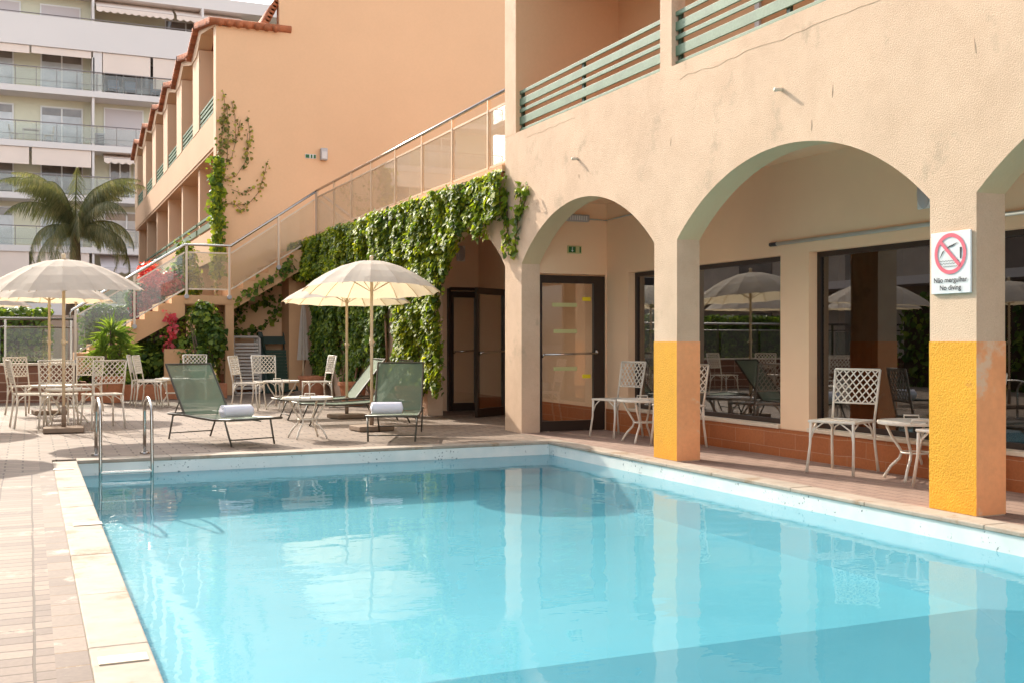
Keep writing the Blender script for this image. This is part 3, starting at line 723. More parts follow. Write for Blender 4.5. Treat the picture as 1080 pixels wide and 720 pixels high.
for a, c in zip(px[:-1], px[1:]):
    a += .04; c -= .04
    b = MB(); b.bar((a, ry, hz(a)-.16), (c, ry, hz(c)-.16), .02, .03); b.bar((a, ry, fl(a)+.14), (c, ry, fl(c)+.14), .02, .03); fr = b.build('panel_frame', M['alu'], S)
    b = MB(); q = [(a, fl(a)+.14), (c, fl(c)+.14), (c, hz(c)-.16), (a, hz(a)-.16)]
    b.add([(x, ry-.004, z) for x, z in q]+[(x, ry+.004, z) for x, z in q], [(0, 1, 2, 3), (7, 6, 5, 4), (0, 4, 5, 1), (1, 5, 6, 2), (2, 6, 7, 3), (3, 7, 4, 0)]); b.build('glass', M['balglass' if a < 3 else 'stairglass'], fr)

# ------------------------------------------------------------------ peach wing with loggias
B = thing('loggia_wing', (5, 30, 0), 0, 'orange peach hotel wing with stepped tiled gables and green balcony rails', 'building')
BX = 3.87
f = MB()
f.box(BX, 5.3, 25.3, 25.6, 0, 8.32); f.box(5.3, 14, 25.3, 25.6, 0, 13); f.box(BX+.05, 14, 25.6, 46, -.01, .05)
f.build('end_wall', M['wall_peach'], B)
ups = [28.0+3.38*k for k in range(6)]
f = MB()
f.box(BX, BX+.3, 25.6, 46, 5.62, 6.4)
f.box(BX, BX+.3, 25.6, 46, 3.0, 3.75)
f.box(BX+.02, BX+1.5, 25.6, 46, 5.55, 5.8); f.box(BX+.02, BX+1.5, 25.6, 46, 3.0, 3.3)
f.box(BX, BX+.3, 25.6, 46, 0, .9)
f.build('spandrel', M['wing'], B)
for a in ups:
    f = MB(); f.box(BX-.01, BX+.35, a, a+1.1, 6.4, 8.4); f.build('upper_pillar', M['wing_trim'], B)
f = MB(); f.box(BX-.008, BX+.3, 25.302, 25.65, 3.0, 8.33); f.build('upper_pillar', M['wing_trim'], B)
for k in range(6):
    f = MB(); f.box(BX+.1, BX+1.4, 28.62+3.35*k, 28.9+3.35*k, 3.3, 5.56); f.build('partition', M['wing_trim'], B)
    f = MB(); f.box(BX+.02, BX+1.4, 28.62+3.35*k, 28.9+3.35*k, 0, 3.0); f.build('partition', M['wing_trim'], B)
for a in ups:
    f = MB(); f.box(BX+.35, BX+1.4, a+.05, a+.25, 6.4, 8.4); f.build('partition', M['wing_trim'], B)
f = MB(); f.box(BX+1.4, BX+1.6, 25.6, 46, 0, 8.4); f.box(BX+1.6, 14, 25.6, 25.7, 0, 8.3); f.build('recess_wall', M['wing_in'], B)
for k in range(6):
    a = 25.65 if k == 0 else ups[k-1]+1.1; c = ups[k]
    b = MB()
    for z0, z1 in ((6.77, 6.82), (6.66, 6.72), (6.55, 6.61), (6.44, 6.5)): b.box(BX+.02, BX+.07, a, c, z0, z1)
    b.build('slat_railing', M['green_wood'], B)
    a = 25.65 if k == 0 else 28.9+3.35*(k-1); c = 28.62+3.35*k
    b = MB()
    for z0, z1 in ((4.08, 4.14), (3.84, 3.98)): b.box(BX+.04, BX+.09, a, c, z0, z1)
    b.build('slat_railing', M['green_wood'], B)
    # gable piece above the opening and tiled roof over the bay
    v0 = 25.3 if k == 0 else 25.85+3.38*k-.0; pk = 27.86+3.38*k; v1 = 29.23+3.38*k
    z0 = 8.36 if k == 0 else 8.5
    b = MB(); m = [(v0, 8.3), (pk-.35, 8.66), (v1-.9, 8.3), (v1, 8.3), (v1, 8.44), (pk, 8.84), (v0, z0)]
    lower = [(v0+.2, 8.2), (v0+1.6, 8.62), (v0+2.1, 8.62), (v1-.9, 8.3)]
    b.add([(BX-.03, y, z) for y, z in m]+[(BX+.3, y, z) for y, z in m], [tuple(range(7)), tuple(range(7, 14))[::-1]]+[(i, i+7, (i+1) % 7+7, (i+1) % 7) for i in range(7)])
    b.build('gable', M['wing_trim'], B)
    b = MB()
    for (ya, za, yb, zb) in ((v0, z0+.04, pk, 8.93), (pk, 8.93, v1, 8.47)):
        L_ = math.hypot(yb-ya, zb-za); nt_ = max(2, int(L_/.19))
        for i in range(nt_+1):
            s = i/nt_; yy, zz = ya+(yb-ya)*s, za+(zb-za)*s; b.tube([(BX-.16, yy, zz), (BX+1.7, yy, zz+.0)], .085, 8)
    b.build('roof', M['rooftile'], B, smooth=True)
f = MB(); x = 3.95
while x < 5.36: f.tube([(x, 25.17, 8.36), (x, 26.0, 8.44)], .082, 10); x += .21
f.build('roof_edge_tile', M['rooftile'], B, smooth=True)
f = MB()
for i in range(8):
    s = i/7; f.tube([(4.98+.3*s, 25.42, 8.45+.62*s), (4.98+.3*s, 28, 8.45+.62*s)], .075, 8)
f.build('verge_tile', M['rooftile'], B, smooth=True)
t = thing('wall_lamp', (6.32, 25.27, 5.53), 0, 'grey box wall lamp on the big peach wall', 'lamp')
b = MB(); b.box(6.25, 6.41, 25.17, 25.298, 5.4, 5.68); b.build('housing', M['greyplastic'], t, bevel=.015)
b = MB(); b.box(6.27, 6.39, 25.155, 25.168, 5.43, 5.6); b.build('lens', M['apt_pane'], t)
t = thing('wall_exit_sign', (6.03, 25.29, 5.48), 0, 'tiny green and white escape sign on the peach wall', 'sign')
b = MB(); b.box(5.9, 6.16, 25.285, 25.297, 5.43, 5.53); b.build('panel', M['white_sign'], t)
b = MB(); b.box(5.91, 6.0, 25.279, 25.283, 5.44, 5.52); b.box(6.03, 6.07, 25.279, 25.283, 5.44, 5.52); b.box(6.1, 6.15, 25.279, 25.283, 5.44, 5.52); b.build('symbol', M['exit'], t)
# ivy climbing the corner of the wing
yv = 25.26
pts_main = [(3.88, yv-.05, 0.2), (3.9, yv, 1.5), (3.86, yv, 3.0), (3.92, yv, 4.2), (3.95, yv, 5.2), (4.02, yv, 6.3)]
def br(*p): return [(x, yv, z) for x, z in p]
t = sprig('corner_ivy', 'ivy climbing the corner of the peach wing and fanning out over the wall', [
    pts_main, pts_main, pts_main[2:], pts_main[2:5],
    br((4.0, 5.0), (4.2, 5.3), (4.35, 5.9), (4.4, 6.2)), br((4.0, 4.8), (4.3, 4.9), (4.55, 5.3), (4.62, 5.9), (4.55, 6.3)), br((4.55, 5.3), (4.56, 5.9)),
    br((3.95, 4.3), (4.3, 4.25), (4.6, 4.3), (4.8, 4.55), (4.95, 5.0), (5.02, 5.3)), br((4.3, 4.25), (4.5, 4.1)), br((4.1, 5.2), (4.14, 5.9), (4.1, 6.5)), br((4.2, 4.6), (4.5, 4.5), (4.75, 4.7)),
    br((4.02, 6.1), (4.05, 6.6), (4.0, 6.85)), br((4.3, 5.7), (4.28, 6.3), (4.2, 6.6))], .06, 32, M['ivy_dry'], (0, -1, .3), .05, (3.9, 25.25, 0))
P = [(3.86+rl.gauss(0, .07), yv-.12-rl.random()*.15, rl.uniform(2.6, 5.3)) for _ in range(900)]
leaves('foliage', P, [(-.6, -.8, .5)]*len(P), .1, M['ivy'], t)
# creeper hanging below the upper flight
sprig('wall_creeper', 'dark creeper strands trailing on the shaded wall under the stairs', [
    br((4.1, 1.9), (4.5, 2.2), (4.9, 2.3), (5.3, 2.6)), br((4.1, 1.7), (4.4, 2.0), (4.8, 2.0), (5.2, 2.2)), br((4.15, 1.35), (4.6, 1.4), (4.9, 1.5), (5.2, 1.8), (5.35, 2.2)), br((4.1, 1.5), (4.3, 1.6), (4.5, 1.85)),
    [(4.1, 23.95, 2.0), (4.5, 23.95, 2.35), (4.9, 23.95, 2.6), (5.3, 23.95, 2.8)], [(5.1, 23.95, 2.6), (5.25, 23.95, 3.0)]], .09, 60, M['ivy_dark'], (0, -1, .2), .06, (4.5, 25.25, 1.5))
f = MB(); f.box(3.9, 5.35, 25.27, 25.299, 0, .42); tag(f.build('plinth_panel', M['terracotta'], B))

# ------------------------------------------------------------------ raised terrace with glass balustrade at left
Q = thing('terrace_wall', (-2.5, 22.8, 0), 0, 'low brown tiled retaining wall below the glass balustrade at left', 'wall')
f = MB(); f.box(-9, .8, 22.7, 22.95, -.01, .7); f.build('tiled_face', M['tilewall'], Q)
f = MB(); f.box(-9, .82, 22.66, 22.98, .7, .74); f.build('cap', M['sill'], Q)
f = MB(); f.box(-9, .84, 22.95, 34, .3, .69); struct('raised_terrace', f, M['pav_deck'])
Q = thing('glass_balustrade', (-2.5, 22.85, .74), 0, 'steel and glass balustrade on top of the brown tiled wall', 'railing')
f = MB(); f.tube([(-9, 22.85, 1.6), (.78, 22.85, 1.58)], .03, 8); f.build('handrail', M['steel'], Q, smooth=True)
f = MB(); f.tube([(-9, 22.85, 1.44), (.78, 22.85, 1.42)], .015, 8); f.build('midrail', M['steel'], Q, smooth=True)
for x in (.74, -.42, -1.6, -2.8, -4.0, -5.2, -6.4):
    b = MB(); b.box(x-.02, x+.02, 22.83, 22.87, .74, 1.58); b.build('post', M['steel'], Q)
for x in (-.42, -1.6, -2.8, -4.0, -5.2, -6.4):
    b = MB(); b.box(x+.03, x+1.1, 22.845, 22.855, .78, 1.4); b.build('glass', M['balglass'], Q)
def hedge(name, label, x0, x1, y0, y1, z0, z1, n, m, top=None, size=.075):
    t = thing(name, ((x0+x1)/2, (y0+y1)/2, z0), 0, label, 'hedge'); P = []; Nn = []
    for _ in range(n):
        x, y, z = rl.uniform(x0, x1), rl.uniform(y0, y1), rl.uniform(z0, z1)
        k = rl.random()
        if k < .45 and y1-y0 > x1-x0: x = x1-abs(rl.gauss(0, .06)); nn = (1, 0, .4)
        elif k < .45: y = y0+abs(rl.gauss(0, .06)); nn = (0, -1, .4)
        elif k < .8: z = z1-abs(rl.gauss(0, .05)); nn = (0, -.2, 1)
        else: nn = (rl.gauss(0, 1), rl.gauss(0, 1), .5)
        z += .07*noise.noise(Vector((x*2.5, y*2.5, 0))); y += .08*noise.noise(Vector((x*2, z*2, 4)))
        P.append((x, y, z)); Nn.append(nn)
    leaves('foliage', P, Nn, size, m, t)
    b = MB(); b.box(x0+.15, x1-.15, y0+.18, y1-.1, z0, z1-.15); b.build('inner_twigs', M['soil'], t); return t
hedge('clipped_hedge', 'clipped bright green hedge behind the left glass balustrade', -6, .45, 25.4, 26.2, .7, 1.86, 7000, M['hedge'])
hedge('clipped_hedge', 'clipped hedge seen through the glass of the lower stair flight', 1.0, 3.5, 26.2, 26.9, .05, 1.95, 3800, M['hedge'])
# street side wall behind (keeps the far ground out of sight)
f = MB(); f.box(-30, 3.8, 34.0, 34.3, 0, 1.9); tag(f.build('boundary_wall', M['stonewall'], None), 'plain pale wall closing the garden behind the hedge', 'wall')
# dark grey backs of parked things behind the glass
# ------------------------------------------------------------------ planting bed under the stair
f = MB(); f.box(1.1, 3.7, 22.75, 22.9, 0, .3); f.box(.84, 1.1, 22.75, 25.2, 0, .3); tag(f.build('planter_kerb', M['terracotta'], None), 'low terracotta planter kerb in front of the stair bed', 'planter')
f = MB(); f.box(1.1, 3.7, 22.9, 25.28, 0, .24); tag(f.build('bed_soil', M['soil'], None), kind='structure')
f = MB(); f.box(2.55, 3.2, 23.5, 23.62, .24, 1.0); tag(f.build('bed_wall', M['smooth'], None), 'short peach wall piece among shrubs below the staircase', 'wall')
def shrub(name, label, c, r, n, m, size=.08, seed=0, trunks=5, cl=9, cat='shrub'):
    t = thing(name, (c[0], c[1], c[2]-r[2]*1.0), 0, label, cat)
    P, Nn = blob_points(n, c, r, cl=cl, seed=seed)
    leaves('foliage', P, Nn, size, m, t)
    b = MB(); q = random.Random(seed)
    base = Vector((c[0], c[1], c[2]-r[2]*1.15))
    for k in range(trunks):
        e = Vector((c[0]+q.uniform(-.6, .6)*r[0], c[1]+q.uniform(-.5, .5)*r[1], c[2]+q.uniform(-.1, .6)*r[2]))
        mid = base.lerp(e, .5)+Vector((q.uniform(-.08, .08), q.uniform(-.08, .08), 0))
        b.tube([base, mid, e], .02, 6, rs=[.028, .018, .006])
    b.build('branches', M['bark'], t, smooth=True); return t
shrub('round_shrub', 'rounded green shrub with pale bare stems below the stair landing', (3.35, 23.5, 1.15), (.6, .4, .82), 3200, M['bush'], .085, 3, 9, 14)
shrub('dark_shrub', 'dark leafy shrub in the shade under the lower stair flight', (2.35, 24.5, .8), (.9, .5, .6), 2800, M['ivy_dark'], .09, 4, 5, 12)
shrub('low_shrub', 'low dark plant behind the terracotta kerb near the yucca', (1.7, 23.4, .45), (.5, .35, .3), 900, M['ivy_dark'], .07, 6, 3)
shrub('climbing_shrub', 'bright yellow green shrub rising behind the landing glass', (3.3, 26.3, 2.7), (.62, .35, 1.0), 3200, M['ivy'], .085, 8, 5, 12)
t = shrub('bougainvillea', 'red flowering bougainvillea behind the lower stair flight', (2.55, 26.1, 2.3), (.7, .3, .75), 2600, M['bougain'], .07, 9, 4, 9)
P, Nn = blob_points(900, (2.6, 26.3, 2.35), (.7, .35, .85), seed=12); leaves('foliage', P, Nn, .085, M['bush'], t)
sprig('bougainvillea_trail', 'red bougainvillea branch hanging below the stair stringer', [[(2.7, 23.85, 1.75), (2.72, 23.8, 1.5), (2.68, 23.8, 1.2), (2.6, 23.8, .95)], [(2.75, 23.85, 1.7), (2.8, 23.8, 1.4), (2.74, 23.8, 1.1)]], .07, 80, M['bougain'], (0, -1, .3), .05, (2.7, 23.8, .9))
def pot(name, label, x, y, r, h, plant=True, m='terracotta'):
    t = thing(name, (x, y, 0), 0, label, 'pot', 'terracotta flower pots'); b = MB()
    b.lathe([(0, 0), (r*.72, 0), (r*.95, h*.85), (r*1.06, h*.85), (r*1.06, h), (r*.93, h), (r*.9, h*.92), (0, h*.92)], x, y, 20)
    b.build('pot_body', M[m], t, smooth=False); return t
t = pot('flower_pot', 'large terracotta pot holding the spiky yucca plant', 1.42, 22.0, .27, .5)
Y = thing('yucca_plant', (1.42, 22.0, .46), 0, 'spiky yellow green yucca in the terracotta pot by the stairs', 'plant')
b = MB(); q = random.Random(4)
heads = [(1.42, 22.0, 1.35), (1.28, 21.95, 1.0), (1.6, 22.05, 1.05), (1.45, 22.05, .75)]
tr = MB()
for hx, hy, hzz in heads:
    tr.tube([(1.42, 22.0, .46), ((1.42+hx)/2, hy, (.46+hzz)/2), (hx, hy, hzz)], .03, 7)
    for k in range(75):
        az = q.uniform(0, 2*math.pi); el = q.uniform(-.45, 1.45); l = q.uniform(.3, .5); w = .017
        d = Vector((math.cos(az)*math.cos(el), math.sin(az)*math.cos(el), math.sin(el))); s_ = d.cross(Vector((0, 0, 1))).normalized()*w
        o_ = Vector((hx, hy, hzz+q.uniform(-.22, .06))); m_ = o_+d*l*.55; e = o_+d*l+Vector((0, 0, -.12*l*(2-el)))
        b.add([o_-s_*.6, o_+s_*.6, m_+s_, e, m_-s_], [(0, 1, 2, 3, 4)])
b.build('foliage', M['yucca'], Y); tr.build('trunk', M['bark'], Y, smooth=True)
pot('flower_pot', 'terracotta pot at the ivy base beside the open glass doors', 5.4, 16.15, .21, .46)
pot('flower_pot', 'terracotta pot under the dark ivy behind the far loungers', 5.35, 22.2, .3, .45)
pot('flower_pot', 'terracotta pot at the ivy foot midway along the wall', 5.38, 19.3, .26, .42)
pot('flower_pot', 'small terracotta pot under the round shrub by the column', 3.25, 22.55, .2, .4)

# ------------------------------------------------------------------ palm
PM = thing('palm_tree', (1.45, 42, 0), 0, 'feathery palm tree in front of the apartment block', 'tree')
b = MB(); b.tube([(1.3, 42, 0), (1.35, 42, 2), (1.5, 42, 4), (1.5, 42, 5.2)], .2, 10, rs=[.26, .2, .2, .15]); b.build('trunk', M['bark'], PM, smooth=True)
b = MB(); q = random.Random(21)
for k in range(30):
    az = k*2.399+q.uniform(-.2, .2); el0 = q.choice([1.25, .95, .6, .3, .05]) if k > 5 else 1.35; L = q.uniform(2.7, 3.6)
    p = Vector((1.5, 42, 5.1)); el = el0; pts = []
    for i in range(15):
        pts.append(p.copy()); d = Vector((math.cos(az)*math.cos(el), math.sin(az)*math.cos(el), math.sin(el))); p = p+d*L/14; el -= (.11+.05*(1.3-el0))*(.35+i*.07)*1.5
    b.tube(pts, .02, 4, rs=[.03-.0018*i for i in range(15)])
    for i in range(1, 15):
        for j in range(6):
            o_ = pts[i-1].lerp(pts[i], j/6); t_ = (pts[i]-pts[i-1]).normalized(); sd = t_.cross(Vector((0, 0, 1))).normalized()
            for sg in (-1, 1):
                l = .8*math.sin(math.pi*min(1, (i+j/6)/15*.9+.08))*q.uniform(.75, 1.15); dr = (sd*sg*.55+t_*.45+Vector((0, 0, -1.2+q.uniform(-.4, .3)))).normalized()
                w = t_*.014; m_ = o_+dr*l*.5+Vector((0, 0, .05)); e = o_+dr*l
                b.add([o_-w, m_-w, e, m_+w, o_+w], [(0, 1, 2, 3, 4)])
b.build('crown', M['palm'], PM)

# ------------------------------------------------------------------ apartment block
A_ = thing('apartment_building', (0, 66, 0), 0, 'tall pale apartment block with long glass balconies and blinds', 'building')
AX0, AX1, AY = -16, 16, 64.0
fl_ = [3.2, 6.29, 9.12, 11.92, 14.87]
f = MB(); f.box(AX0, AX1, AY+1.6, AY+8, 0, 20.2); f.build('wall', M['apt_wall'], A_)
f = MB()
for z in fl_: f.box(AX0, AX1, AY, AY+1.6, z-.33, z)
f.box(AX0, AX1, AY, AY+1.6, 17.06, 17.4); f.box(AX0, AX1, AY, AY+.15, 17.4, 18.7)
f.box(AX0, 14.5, AY+.3, AY+8, 20.2, 20.9); f.box(AX0, AX1, AY-.02, AY+.2, 2.4, 2.9)
f.build('floor_slab', M['apt'], A_)
f = MB(); f.box(AX0, AX1, AY+.2, AY+.4, 0, 2.4); f.build('ground_floor', M['grey_wall'], A_)
tops = fl_[1:]+[17.06]
for z, zt in zip(fl_, tops):
    b = MB(); b.box(AX0, AX1, AY+.05, AY+.07, z+.08, z+.95); b.build('balcony_glass', M['aptglass'], A_)
    b = MB(); b.tube([(AX0, AY+.06, z+1.05), (AX1, AY+.06, z+1.05)], .03, 6); b.tube([(AX0, AY+.06, z+.35), (AX1, AY+.06, z+.35)], .012, 6)
    x = AX0
    while x < AX1: b.box(x, x+.03, AY+.03, AY+.09, z, z+1.05); x += 1.02
    b.build('balcony_rail', M['apt_rail'], A_)
b = MB(); b.tube([(AX0, AY+.06, 18.8), (AX1, AY+.06, 18.8)], .03, 6); b.build('balcony_rail', M['apt_rail'], A_)
def awin(x0, x1, z0, z1, shut=0, dark=False, n=2):
    b = MB(); y = AY+1.55
    b.box(x0-.07, x0, y-.03, y+.04, z0, z1); b.box(x1, x1+.07, y-.03, y+.04, z0, z1); b.box(x0-.07, x1+.07, y-.03, y+.04, z1, z1+.08)
    for k in range(1, n): xx = x0+(x1-x0)*k/n; b.box(xx-.04, xx+.04, y-.03, y+.04, z0, z1)
    w = b.build('window', M['apt_frame'], A_)
    if shut < 1:
        b = MB(); b.box(x0, x1, y, y+.03, z0, z1); b.build('pane', M['apt_curtain'] if dark else M['apt_pane'], w)
        if not dark:
            b = MB(); b.box(x0+.02, x1-.02, y-.012, y-.004, z1-.42, z1-.02); b.build('pane', M['apt_curtain'], w)
    if shut:
        b = MB(); b.box(x0, x1, y-.025, y-.012, z1-(z1-z0)*shut, z1); b.build('shutter', M['apt_shut'], w)
for z in fl_:
    for k, off in enumerate((-13.4, -10.2, -6.9, -2.9, .62)):
        awin(off if k else off, off+2.05, z, z+2.15, dark=(z in (9.12,)))
awin(-3.4, -.5, 17.4, 19.7, 1, n=1); awin(.6, 2.55, 17.4, 19.7, 1, n=1); awin(-8, -5, 17.4, 19.7, .6)
awin(3.9, 5.9, 11.92, 14.25, 1, n=1); awin(4.2, 5.2, 9.12, 11.2, dark=True, n=2); awin(5.5, 7.2, 9.12, 11.0); awin(3.9, 8.8, 14.87, 16.9, dark=True, n=5)
awin(8, 10, 11.92, 14.1); awin(3.9, 6.2, 6.29, 8.4); awin(7.2, 9.4, 17.4, 19.6, dark=True); awin(10.2, 12, 17.4, 19.6, dark=True)
f = MB()
for z, zt in zip(fl_+[17.4], [q-.33 for q in tops]+[20.2]):
    f.box(3.15, 3.27, AY+.1, AY+1.6, z, zt)
    if zt < 17: f.box(-3.6, -3.5, AY+.1, AY+1.6, z, zt)
f.box(3.2, 3.66, AY+.1, AY+.25, 14.87, 17.06); f.box(9.0, 9.12, AY+.1, AY+1.6, 11.92, 20.2)
f.build('divider', M['apt'], A_)
def blind(x0, x1, z0, z1, m='apt_blind', out_=.0, scal=False):
    b = MB(); y0 = AY+.12-out_
    if not scal: b.box(x0, x1, AY+.1, AY+.14, z0, z1)
    else:
        zz = z0+.28; b.quad((x0, AY+1.2, z1), (x1, AY+1.2, z1), (x1, AY-.1, zz), (x0, AY-.1, zz))
        b.quad((x0, AY+1.2, z1+.02), (x0, AY-.1, zz+.02), (x1, AY-.1, zz+.02), (x1, AY+1.2, z1+.02))
        k = int((x1-x0)/.35); w = (x1-x0)/k
        for i in range(k):
            a = x0+i*w; pts = [(a, zz)]+[(a+w*j/6, zz-.2-.1*math.sin(math.pi*j/6)) for j in range(7)]+[(a+w, zz)]
            b.add([(x, AY-.1, z) for x, z in pts], [tuple(range(len(pts)))])
    b.build('awning' if scal else 'roller_blind', M[m], A_)
for a, c in ((-14, -7.2), (-7.0, -3.7), (-3.45, -.02), (.12, 3.1)): blind(a, c, 10.66, 11.58)
blind(-.5+-3, -.0, 16.62, 17.04); blind(.1, 3.1, 16.66, 17.04)
blind(3.7, 6.2, 15.95, 17.04); blind(6.35, 8.9, 15.3, 17.04)
blind(3.75, 6.4, 10.95, 11.6, scal=True); blind(6.5, 8.9, 10.95, 11.6, scal=True)
blind(3.35, 7.45, 19.25, 20.15, scal=True); blind(7.6, 11.4, 19.25, 20.15, scal=True)
for a, c in ((-14, -7.2), (-7.0, -3.7), (-3.45, -.02), (.12, 3.0)): blind(a, c, 4.1, 5.96, 'apt_blind')
blind(3.6, 6.8, 4.9, 5.96, 'apt_shut', scal=True); blind(7, 9, 4.9, 5.96, 'apt_shut', scal=True)

# ------------------------------------------------------------------ neighbour block left of the pool (seen in the window reflections)
Nb = thing('neighbour_building', (-12, 22, 0), 0, 'plain pale block left of the pool reflected in the arcade windows', 'building')
f = MB(); f.box(-19, -11, -6, 52, 0, 13); f.build('wall', M['stonewall'], Nb)
for z in (3.1, 6.1, 9.1, 12.1):
    f = MB(); f.box(-11, -9.8, -6, 52, z-.25, z); f.build('balcony_slab', M['apt'], Nb)
    for k in range(9):
        b = MB(); b.box(-10.999, -10.95, -3+k*6, -1+k*6, z-2.9, z-.9); b.build('window', M['apt_curtain'], Nb)
hedge('boundary_hedge', 'tall dark hedge along the left edge of the pool terrace', -7.4, -6.6, -4, 22, 0, 2.3, 9000, M['ivy_dark'], size=.13)

# ------------------------------------------------------------------ furniture makers
def make_chair():
    t = thing('garden_chair', (0, 0, 0)); m = M['white_iron']
    b = MB(); w, d = .215, .2
    b.tube([(d, -w, .45), (d, w, .45), (-d, w-.01, .45), (-d, -w+.01, .45)], .013, 6, closed=True)
    for k in range(9):
        o_ = -w+2*w*k/8
        b.bar((-d, max(-w, min(w, o_-.06)), .452), (d, max(-w, min(w, o_+.06)), .452), .012, .006)
        b.bar((-d, max(-w, min(w, o_+.06)), .450), (d, max(-w, min(w, o_-.06)), .450), .012, .006)
    b.build('seat', m, t, world=False)
    b = MB()
    def BP(u, z): return (-.2-.085*(z-.45)/.45, u*(1+.05*(z-.45)), z)
    for s in (-1, 1): b.tube([BP(s*.2, .44), BP(s*.205, .6), BP(s*.21, .9)], .012, 6)
    b.tube([BP(-.21, .9), BP(.21, .9)], .012, 6); b.tube([BP(-.2, .6), BP(.2, .6)], .009, 6)
    nx = 6; hh = .3; ww = .4; rows = 4
    for k in range(-rows, nx):
        for sgn in (1, -1):
            # diagonal lines clipped to the panel
            pts = []
            slope = hh/rows/(ww/nx)
            u0 = k*ww/nx; a, c = u0, u0+rows*ww/nx
            ua, ub = max(0, a), min(ww, c)
            if ub-ua < .01: continue
            za, zb = .6+(ua-a)*slope, .6+(ub-a)*slope
            if sgn < 0: p0, p1 = BP(ww/2-ua, za), BP(ww/2-ub, zb)
            else: p0, p1 = BP(ua-ww/2, za), BP(ub-ww/2, zb)
            b.tube([p0, p1], .0065, 5, cap=False)
    b.build('backrest', m, t, world=False, smooth=True)
    for sx_, sy in ((1, 1), (1, -1), (-1, 1), (-1, -1)):
        b = MB(); e = .035
        b.tube([(sx_*.195, sy*.2, .445), (sx_*.2, sy*.205, .25), (sx_*(.2+e), sy*(.205+.015), 0)], .013, 7, rs=[.014, .012, .014])
        b.tube([(sx_*.2, sy*.203, .28), (sx_*.17, sy*.19, .38), (sx_*.09, sy*.2, .442)], .007, 5); b.tube([(sx_*.2, sy*.203, .28), (sx_*.19, sy*.17, .38), (sx_*.195, sy*.08, .442)], .007, 5)
        b.build('leg', m, t, world=False, smooth=True)
    return t
def make_table():
    t = thing('garden_table', (0, 0, 0)); m = M['white_iron']; b = MB()
    b.lathe([(0, .47), (.285, .47), (.3, .462), (.305, .475), (.3, .492), (.285, .485), (0, .485)], n=32); b.build('tabletop', m, t, world=False, smooth=False)
    for k in range(4):
        a = k*math.pi/2+.5; c, s = math.cos(a), math.sin(a)
        b = MB(); b.tube([(c*r_, s*r_, z) for r_, z in ((.25, .465), (.2, .36), (.14, .27), (.11, .225), (.13, .17), (.2, .1), (.24, .04), (.26, 0))], .012, 7); b.build('leg', m, t, world=False, smooth=True)
    b = MB(); b.tube([(math.cos(2*math.pi*k/20)*.115, math.sin(2*math.pi*k/20)*.115, .225) for k in range(20)], .008, 5, closed=True); b.build('stretcher_ring', m, t, world=False, smooth=True)
    for k in (0, 1):
        a = k*math.pi+.9; u = Vector((math.cos(a), math.sin(a), 0)); v = Vector((-u.y, u.x, 0)); c = u*.29
        b = MB(); b.tube([c-v*.06+Vector((0, 0, .485)), c-v*.06+u*.02+Vector((0, 0, .515)), c+v*.06+u*.02+Vector((0, 0, .515)), c+v*.06+Vector((0, 0, .485))], .008, 6); b.build('handle', m, t, world=False, smooth=True)
    return t
def make_umbrella(tiltx=0, tilty=0):
    t = thing('parasol', (0, 0, 0)); b = MB()
    n = 16; prof = [(0, 2.2), (.23, 2.172), (.46, 2.1), (.68, 1.995), (.85, 1.895), (.97, 1.8)]
    vs = []; fs = []; sub = 4
    for r_, z in prof:
        for k in range(n*sub):
            a = 2*math.pi*k/(n*sub); fr = (k % sub)/sub
            ch = 1-(.028*(r_/.97))*math.sin(math.pi*fr)
            sag = -.012*(r_/.97)*math.sin(math.pi*fr)+(.022*math.sin(math.pi*fr) if r_ > .95 else 0)
            vs.append((r_*ch*math.cos(a), r_*ch*math.sin(a), z+sag))
    nn = n*sub
    for i in range(len(prof)-1):
        for k in range(nn): fs.append((i*nn+k, i*nn+(k+1) % nn, (i+1)*nn+(k+1) % nn, (i+1)*nn+k))
    b.add(vs, fs); cn = b.build('canopy', M['canopy'], t, world=False, smooth=False)
    cn.rotation_euler = (tiltx, tilty, 0)
    # valance hem
    b = MB()
    for k in range(n):
        a = 2*math.pi*k/n; c, s = math.cos(a), math.sin(a); b.tube([(c*r_, s*r_, z-.012) for r_, z in prof[1:]], .006, 4)
    b.build('ribs', M['pole'], cn, world=False)
    b = MB(); b.lathe([(0, 2.27), (.02, 2.265), (.028, 2.24), (.018, 2.215), (.04, 2.2), (.0, 2.19)], n=12); b.build('finial', M['pole'], t, world=False, smooth=True)
    b = MB(); b.tube([(0, 0, .05), (0, 0, 2.2)], .02, 12); b.build('pole', M['pole'], t, world=False, smooth=True)
    b = MB(); b.tube([(0, 0, 1.1), (0, 0, 1.17)], .028, 10); b.tube([(0, 0, 1.14), (.05, .01, 1.14)], .009, 8); b.build('clamp', M['pole'], t, world=False, smooth=True)
    b = MB()
    for k in range(8):
        a = 2*math.pi*k/8; b.tube([(.02*math.cos(a), .02*math.sin(a), 1.8), (.5*math.cos(a), .5*math.sin(a), 2.06)], .005, 4)
    b.build('stretchers', M['pole'], t, world=False)
    b = MB(); b.box(-.24, .24, -.2, .2, 0, .065); b.build('base', M['conc'], t, world=False, bevel=.012)
    b = MB(); b.tube([(0, 0, .06), (0, 0, .33)], .028, 10); b.build('base_sleeve', M['conc'], t, world=False, smooth=True)
    return t
